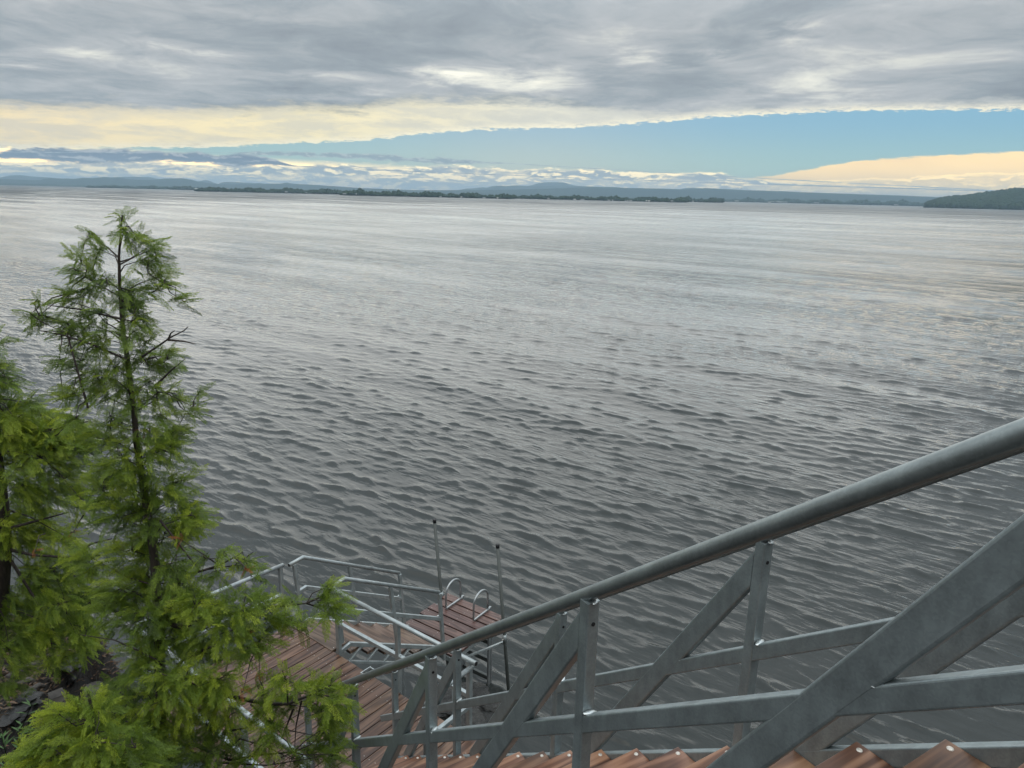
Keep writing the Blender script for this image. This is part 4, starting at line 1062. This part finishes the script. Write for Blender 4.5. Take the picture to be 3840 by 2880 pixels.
for k_ in range(NS+1):
    x = 3474+(4300-3474)*k_/NS; ytop = float(np.interp(x, [p[0] for p in hp], [p[1] for p in hp]))
    top = (HD+420)*tan(radians(elpix(x, ytop)))+H-9
    for j in range(NR+1):
        f = j/NR; c = place(x, 776, HD-6+f*430); V.append((c[0], c[1], max(-.5, top*(f**.8)) if j else -.6))
for k_ in range(NS):
    for j in range(NR): F.append((k_*(NR+1)+j, (k_+1)*(NR+1)+j, (k_+1)*(NR+1)+j+1, k_*(NR+1)+j+1))
tag(link('headland_ground', mk('headland_ground', V, F, WOODS)), 'slope under the wooded headland', None, None, 'structure')

def ridge(name, pts, dist, lb, thick=550.):
    """mountain ridge whose skyline is surveyed in azimuth and elevation, with its own front and back slopes"""
    xs_ = np.arange(pts[0][0], pts[-1][0]+1, 8.); yy = np.interp(xs_, [p[0] for p in pts], [p[1] for p in pts]); r_ = np.random.default_rng(int(dist)+len(pts))
    V = []; F = []; prof = [(-1., 0.), (-.7, .22), (-.42, .52), (-.18, .85), (0., 1.), (.35, .7), (1., 0.)]
    for i, (x, y) in enumerate(zip(xs_, yy)):
        for j, (f, g) in enumerate(prof):
            wob = 0 if j in (0, 4, 6) else sin(i*.55+j*2.1)*.035+r_.normal(0, .02)
            d_ = dist+f*thick; c = place(x, 730, d_); top = dist*tan(radians(elpix(x, y)))+H; V.append((c[0], c[1], max(-30, top*(g+wob))))
    m_ = len(prof)
    for i in range(len(xs_)-1):
        for j in range(m_-1): F.append((i*m_+j, (i+1)*m_+j, (i+1)*m_+j+1, i*m_+j+1))
    tag(link(name, mk(name, V, F, HILL, True)), lb, None, None, 'structure')
ridge('hills', [(-400, 690), (-200, 678), (-100, 670), (0, 672.5), (30, 672), (80, 674), (130, 676), (160, 675.5), (175, 670), (200, 668), (235, 670.5), (258, 669.5), (285, 671), (320, 667), (350, 668), (400, 664), (415, 664.5), (430, 667), (448, 665.5), (462, 667), (485, 671.5), (530, 675), (590, 673.5), (620, 670), (660, 669), (690, 669), (720, 674), (745, 680.5), (790, 687), (830, 690.5), (870, 691), (930, 689.5), (1000, 689), (1055, 689), (1070, 685.5), (1080, 685), (1100, 689), (1150, 691.5), (1250, 698), (1330, 704), (1450, 709), (1560, 713), (1650, 716)], 6200, 'long blue grey hills behind the marina shore')
ridge('hills', [(1200, 706), (1400, 708.5), (1560, 713), (1720, 713), (1900, 711.5), (2000, 709), (2100, 706), (2180, 702), (2240, 700.5), (2300, 701.5), (2340, 704.5), (2450, 706.5), (2560, 710), (2640, 707), (2700, 708.5), (2790, 713), (2870, 715), (2950, 718), (3000, 720.5), (3100, 724), (3200, 727.5), (3240, 729), (3300, 730.5), (3420, 735), (3500, 738), (3560, 742), (3700, 748)], 5600, 'long low blue ridge carrying the wind turbines')
ridge('hills', [(800, 694), (822, 690.5), (835, 684), (850, 682.5), (900, 683), (915, 685.5), (930, 685), (960, 687), (975, 686), (1000, 690), (1100, 697)], 7600, 'pale flat topped hill left of centre')
ridge('hills', [(1680, 718), (1730, 711), (1750, 706.5), (1765, 707), (1785, 705), (1805, 702), (1825, 704), (1845, 698.5), (1870, 696), (1900, 697.5), (1935, 695), (1960, 697), (2000, 699), (2060, 697.5), (2110, 696), (2150, 697), (2250, 701), (2400, 707), (2540, 712), (2570, 705), (2595, 703.5), (2620, 706), (2650, 705), (2700, 708), (2800, 714)], 7800, 'pale blue middle hills in front of the cloud capped mountain')
ridge('hills', [(-400, 690), (-60, 672), (10, 666), (50, 658), (90, 657), (130, 662), (170, 664), (260, 671), (350, 672), (410, 666), (440, 664), (500, 663), (555, 664), (570, 664.5), (600, 671), (700, 680), (745, 682), (765, 676.5), (776, 674.5), (790, 678), (805, 685), (830, 694), (1200, 705)], 9000, 'faint pale peaks behind the left hills', 1500.)
ridge('hills', [(1900, 712), (1970, 699), (1995, 694), (2010, 689), (2035, 684), (2060, 683), (2090, 683.5), (2115, 685), (2135, 691), (2160, 696), (2300, 705), (2500, 715)], 9000, 'faint mountain whose summit runs into the cloud', 1500.)
# low land filling the middle distance under the hills
V = []; F = []; NS = 60
for k_ in range(NS+1):
    x = -500+k_*(4300+500)/NS
    for d_, z in ((3750, 1.), (4300, 5.), (5100, 14.)):
        c = place(x, 730, d_ + (650 if x < 360 else 0)); V.append((c[0], c[1], z))
for k_ in range(NS):
    for j in range(2): F.append((k_*3+j, (k_+1)*3+j, (k_+1)*3+j+1, k_*3+j+1))
tag(link('far_land', mk('far_land', V, F, HILL)), 'low wooded plain beyond the far shore', None, None, 'structure')

# houses on the far shore
def house(px, py, wpx, hpx, dist, lb, group, roofed=True, far_roof=ROOF):
    yw = py; c = place(px, yw, dist); s = dist/FPX; zb = H+dist*tan(radians(elpix(px, py+hpx/2))); zt = H+dist*tan(radians(elpix(px, py-hpx/2)))
    zb = max(.8, zb); wd_ = wpx*s; ht = max(2.2, zt-zb); az_ = atan2(c[0], c[1])
    o = thing('house', (c[0], c[1], zb-.3), lb, 'house', group); o.rotation_euler = (0, 0, -az_)
    dp = min(wd_, 9.); hw = wd_/2; wl = ht*.62
    V = [(-hw, -dp/2, 0), (hw, -dp/2, 0), (hw, dp/2, 0), (-hw, dp/2, 0), (-hw, -dp/2, wl), (hw, -dp/2, wl), (hw, dp/2, wl), (-hw, dp/2, wl)]
    link('wall', mk('wall', V, [(0, 1, 5, 4), (1, 2, 6, 5), (2, 3, 7, 6), (3, 0, 4, 7)], WHITE), o)
    V = [(-hw-.3, -dp/2-.4, wl-.1), (hw+.3, -dp/2-.4, wl-.1), (hw+.3, 0, ht), (-hw-.3, 0, ht), (hw+.3, dp/2+.4, wl-.1), (-hw-.3, dp/2+.4, wl-.1)]
    link('roof', mk('roof', V, [(0, 1, 2, 3), (3, 2, 4, 5), (0, 3, 5), (1, 4, 2)], far_roof), o)
G1 = 'white houses along the far shore'
hs = [(737, 708, 12, 4, 2780, 'white marina shed beside the sailboat masts', WHITE), (853, 706.5, 6, 3, 1860, 'small house half hidden in trees right of the marina', ROOF), (1073, 718.5, 9, 5, 1850, 'white house on the left half of the wooded shore', ROOF),
      (1149, 722, 5, 3, 1840, 'small white house right of the first shore house', ROOF), (1292, 726, 12, 4, 1450, 'low white house where the dark shore begins', ROOF), (1336, 727, 5, 3.5, 1450, 'tiny white cottage left of the tall grove', ROOF),
      (1652, 738, 8, 3, 1480, 'low house under the left end of the tall grove', ROOF), (1730, 740.5, 6, 3, 1480, 'small pale roofed house under the tall grove', WHITE), (1815, 742, 10, 4.5, 1480, 'pale house right of the tall grove', ROOF), (1866, 744, 6, 3, 1480, 'white hut with long jetty just left of centre', WHITE),
      (2057, 743.5, 8, 4.5, 1680, 'pale house on the wooded shore right of centre', ROOF), (2155, 747.5, 9, 4, 1660, 'white roofed boat house on the open shore', WHITE), (2184, 748, 14, 4, 1670, 'long low grey house right of the white boat house', ROOF), (2284, 751, 9, 4.5, 1660, 'white gabled house with two small sheds', ROOF),
      (2297, 752, 4, 2.5, 1655, 'small shed right of the gabled house', WHITE), (2346, 751.5, 4, 4, 1660, 'narrow white house of the middle cluster', ROOF), (2354, 752, 4, 3, 1660, 'small white garage of the middle cluster', WHITE), (2365, 751.5, 10, 4.5, 1660, 'white house closing the middle cluster', ROOF),
      (2424, 752.5, 5, 4.5, 1660, 'steep gabled white house of the right cluster', WHITE), (2434, 753, 7, 4.5, 1660, 'white house closing the right cluster', WHITE), (2520, 753, 8, 3.5, 1665, 'dim house among trees right of the right cluster', ROOF), (2599, 754.5, 5, 3, 2050, 'small white cottage on the dark point', WHITE),
      (2763, 753.5, 14, 2.5, 3560, 'long white roof beyond the dark point', WHITE), (2886, 758, 9, 3.5, 3540, 'bright white waterfront shed', WHITE), (2895, 755, 3, 2.5, 3560, 'small white house above the waterfront shed', WHITE), (2902, 755.5, 3, 2.5, 3560, 'second small white house above the waterfront shed', WHITE),
      (2910, 755, 3, 3, 3560, 'tall narrow white house left of the long white hall', WHITE), (2924, 757, 18, 3, 3545, 'long bright white waterfront hall', WHITE), (2939, 757.5, 4, 2.5, 3545, 'small white house right of the long hall', WHITE), (2948, 757.5, 7, 3, 3545, 'white house closing the bright waterfront row', WHITE),
      (3062, 760, 16, 3, 3545, 'faint pale buildings below the cloudy ridge', ROOF), (3360, 767, 12, 3, 3560, 'faint pale house near the headland', ROOF)]
for a_ in hs: house(a_[0], a_[1], a_[2], a_[3], a_[4]-40, a_[5], G1, True, a_[6])
# sailboats moored in the marina
for i, (x, hgt, lb) in enumerate([(682, 14, 'leftmost moored sailboat with bare mast'), (695, 11, 'second moored sailboat from the left'), (706, 9, 'sailboat in the middle of the marina row'), (716, 11, 'sailboat left of the white marina shed'), (746, 8, 'sailboat just right of the white marina shed')]):
    c = place(x, 713, 2700); o = thing('sailboat', (c[0], c[1], 0.), lb, 'sailboat', 'sailboats moored in the marina'); L = 9
    V = [(-L/2, 0, .9), (0, -1.4, 1.), (L/2, -.9, 1.1), (L/2, .9, 1.1), (0, 1.4, 1.), (-L/2+.8, 0, -.2), (0, -.9, -.2), (L/2-.3, 0, -.2), (0, .9, -.2)]
    link('hull', mk('hull', V, [(0, 1, 6, 5), (1, 2, 7, 6), (2, 3, 7), (3, 4, 8, 7), (4, 0, 5, 8), (0, 4, 3, 2, 1)], WHITE), o)
    sweep('mast', [np.array(o.location)+[0, 0, 1], np.array(o.location)+[0, 0, hgt]], .16, WHITE, o, 6)
# wind turbines on the ridge
m, T, b, o = newmat('turbine white'); b.inputs['Base Color'].default_value = (.55, .57, .60, 1); TURB = m
TL = ['leftmost lone white turbine on the blue ridge', 'left one of the close turbine pair left on the ridge', 'right one of the close turbine pair left on the ridge', 'first turbine of the tight trio on the ridge', 'middle turbine of the tight trio on the ridge', 'last turbine of the tight trio on the ridge', 'turbine just right of the tight trio', 'turbine alone where the ridge mist begins', 'turbine above the mist, first after the gap', 'left turbine of the even row of three above the mist', 'centre turbine of the even row of three above the mist', 'right turbine of the even row of three above the mist', 'left turbine of the pair before the ridge sinks', 'right turbine of the pair before the ridge sinks', 'second turbine from the right on the fading ridge', 'rightmost turbine on the fading ridge']
tx = [(2644, 705), (2713, 708), (2722, 708), (2750, 709.5), (2757, 709.5), (2763, 710), (2778, 711), (2800, 713), (2871, 716), (2893, 716.5), (2904, 716.5), (2917, 716.5), (2987, 719.5), (2997, 719.5), (3167, 727), (3227, 728)]
for i, (x, yb) in enumerate(tx):
    dist = 5560; c = place(x, 730, dist); zb = H+dist*tan(radians(elpix(x, yb+1.5))); zt = H+dist*tan(radians(elpix(x, yb-7)))
    o = thing('wind_turbine', (c[0], c[1], zb), TL[i], 'wind turbine', 'wind turbines on the ridge')
    base = np.array(o.location); hub = base+[0, 0, zt-zb]
    sweep('tower', [base, hub], [1.7, 1.1], TURB, o, 8)
    ph = i*.7
    for j in range(3):
        a_ = ph+j*2*pi/3; e1 = np.array([cos(-atan2(c[0], c[1])), sin(-atan2(c[0], c[1])), 0]); tip = hub+(e1*sin(a_)+ZV*cos(a_))*11
        sweep('blade', [hub+[0, 0, 0]-np.array([c[0], c[1], 0])/dist*2.5, tip-np.array([c[0], c[1], 0])/dist*2.5], [.9, .3], TURB, o, 5)

# ------------------------------------------------------------------ haze
HZ = 16000.
V = [(x, y, z) for z in (-3., 190.) for x, y in ((-HZ, -3000.), (HZ, -3000.), (HZ, HZ), (-HZ, HZ))]
me = mk('haze', V, [(3, 2, 1, 0), (4, 5, 6, 7), (0, 1, 5, 4), (1, 2, 6, 5), (2, 3, 7, 6), (3, 0, 4, 7)], None)
m = bpy.data.materials.new('haze'); m.use_nodes = True; m.node_tree.nodes.clear(); T = NT(m.node_tree)
o_ = T.node('ShaderNodeOutputMaterial'); v_ = T.node('ShaderNodeVolumePrincipled'); T.l.new(v_.outputs[0], o_.inputs['Volume'])
v_.inputs['Color'].default_value = (.52, .73, .90, 1); v_.inputs['Density'].default_value = 1.45e-4; v_.inputs['Anisotropy'].default_value = .1
me.materials.append(m); tag(link('haze', me), 'thin evening haze over the lake', 'haze', None, 'stuff')
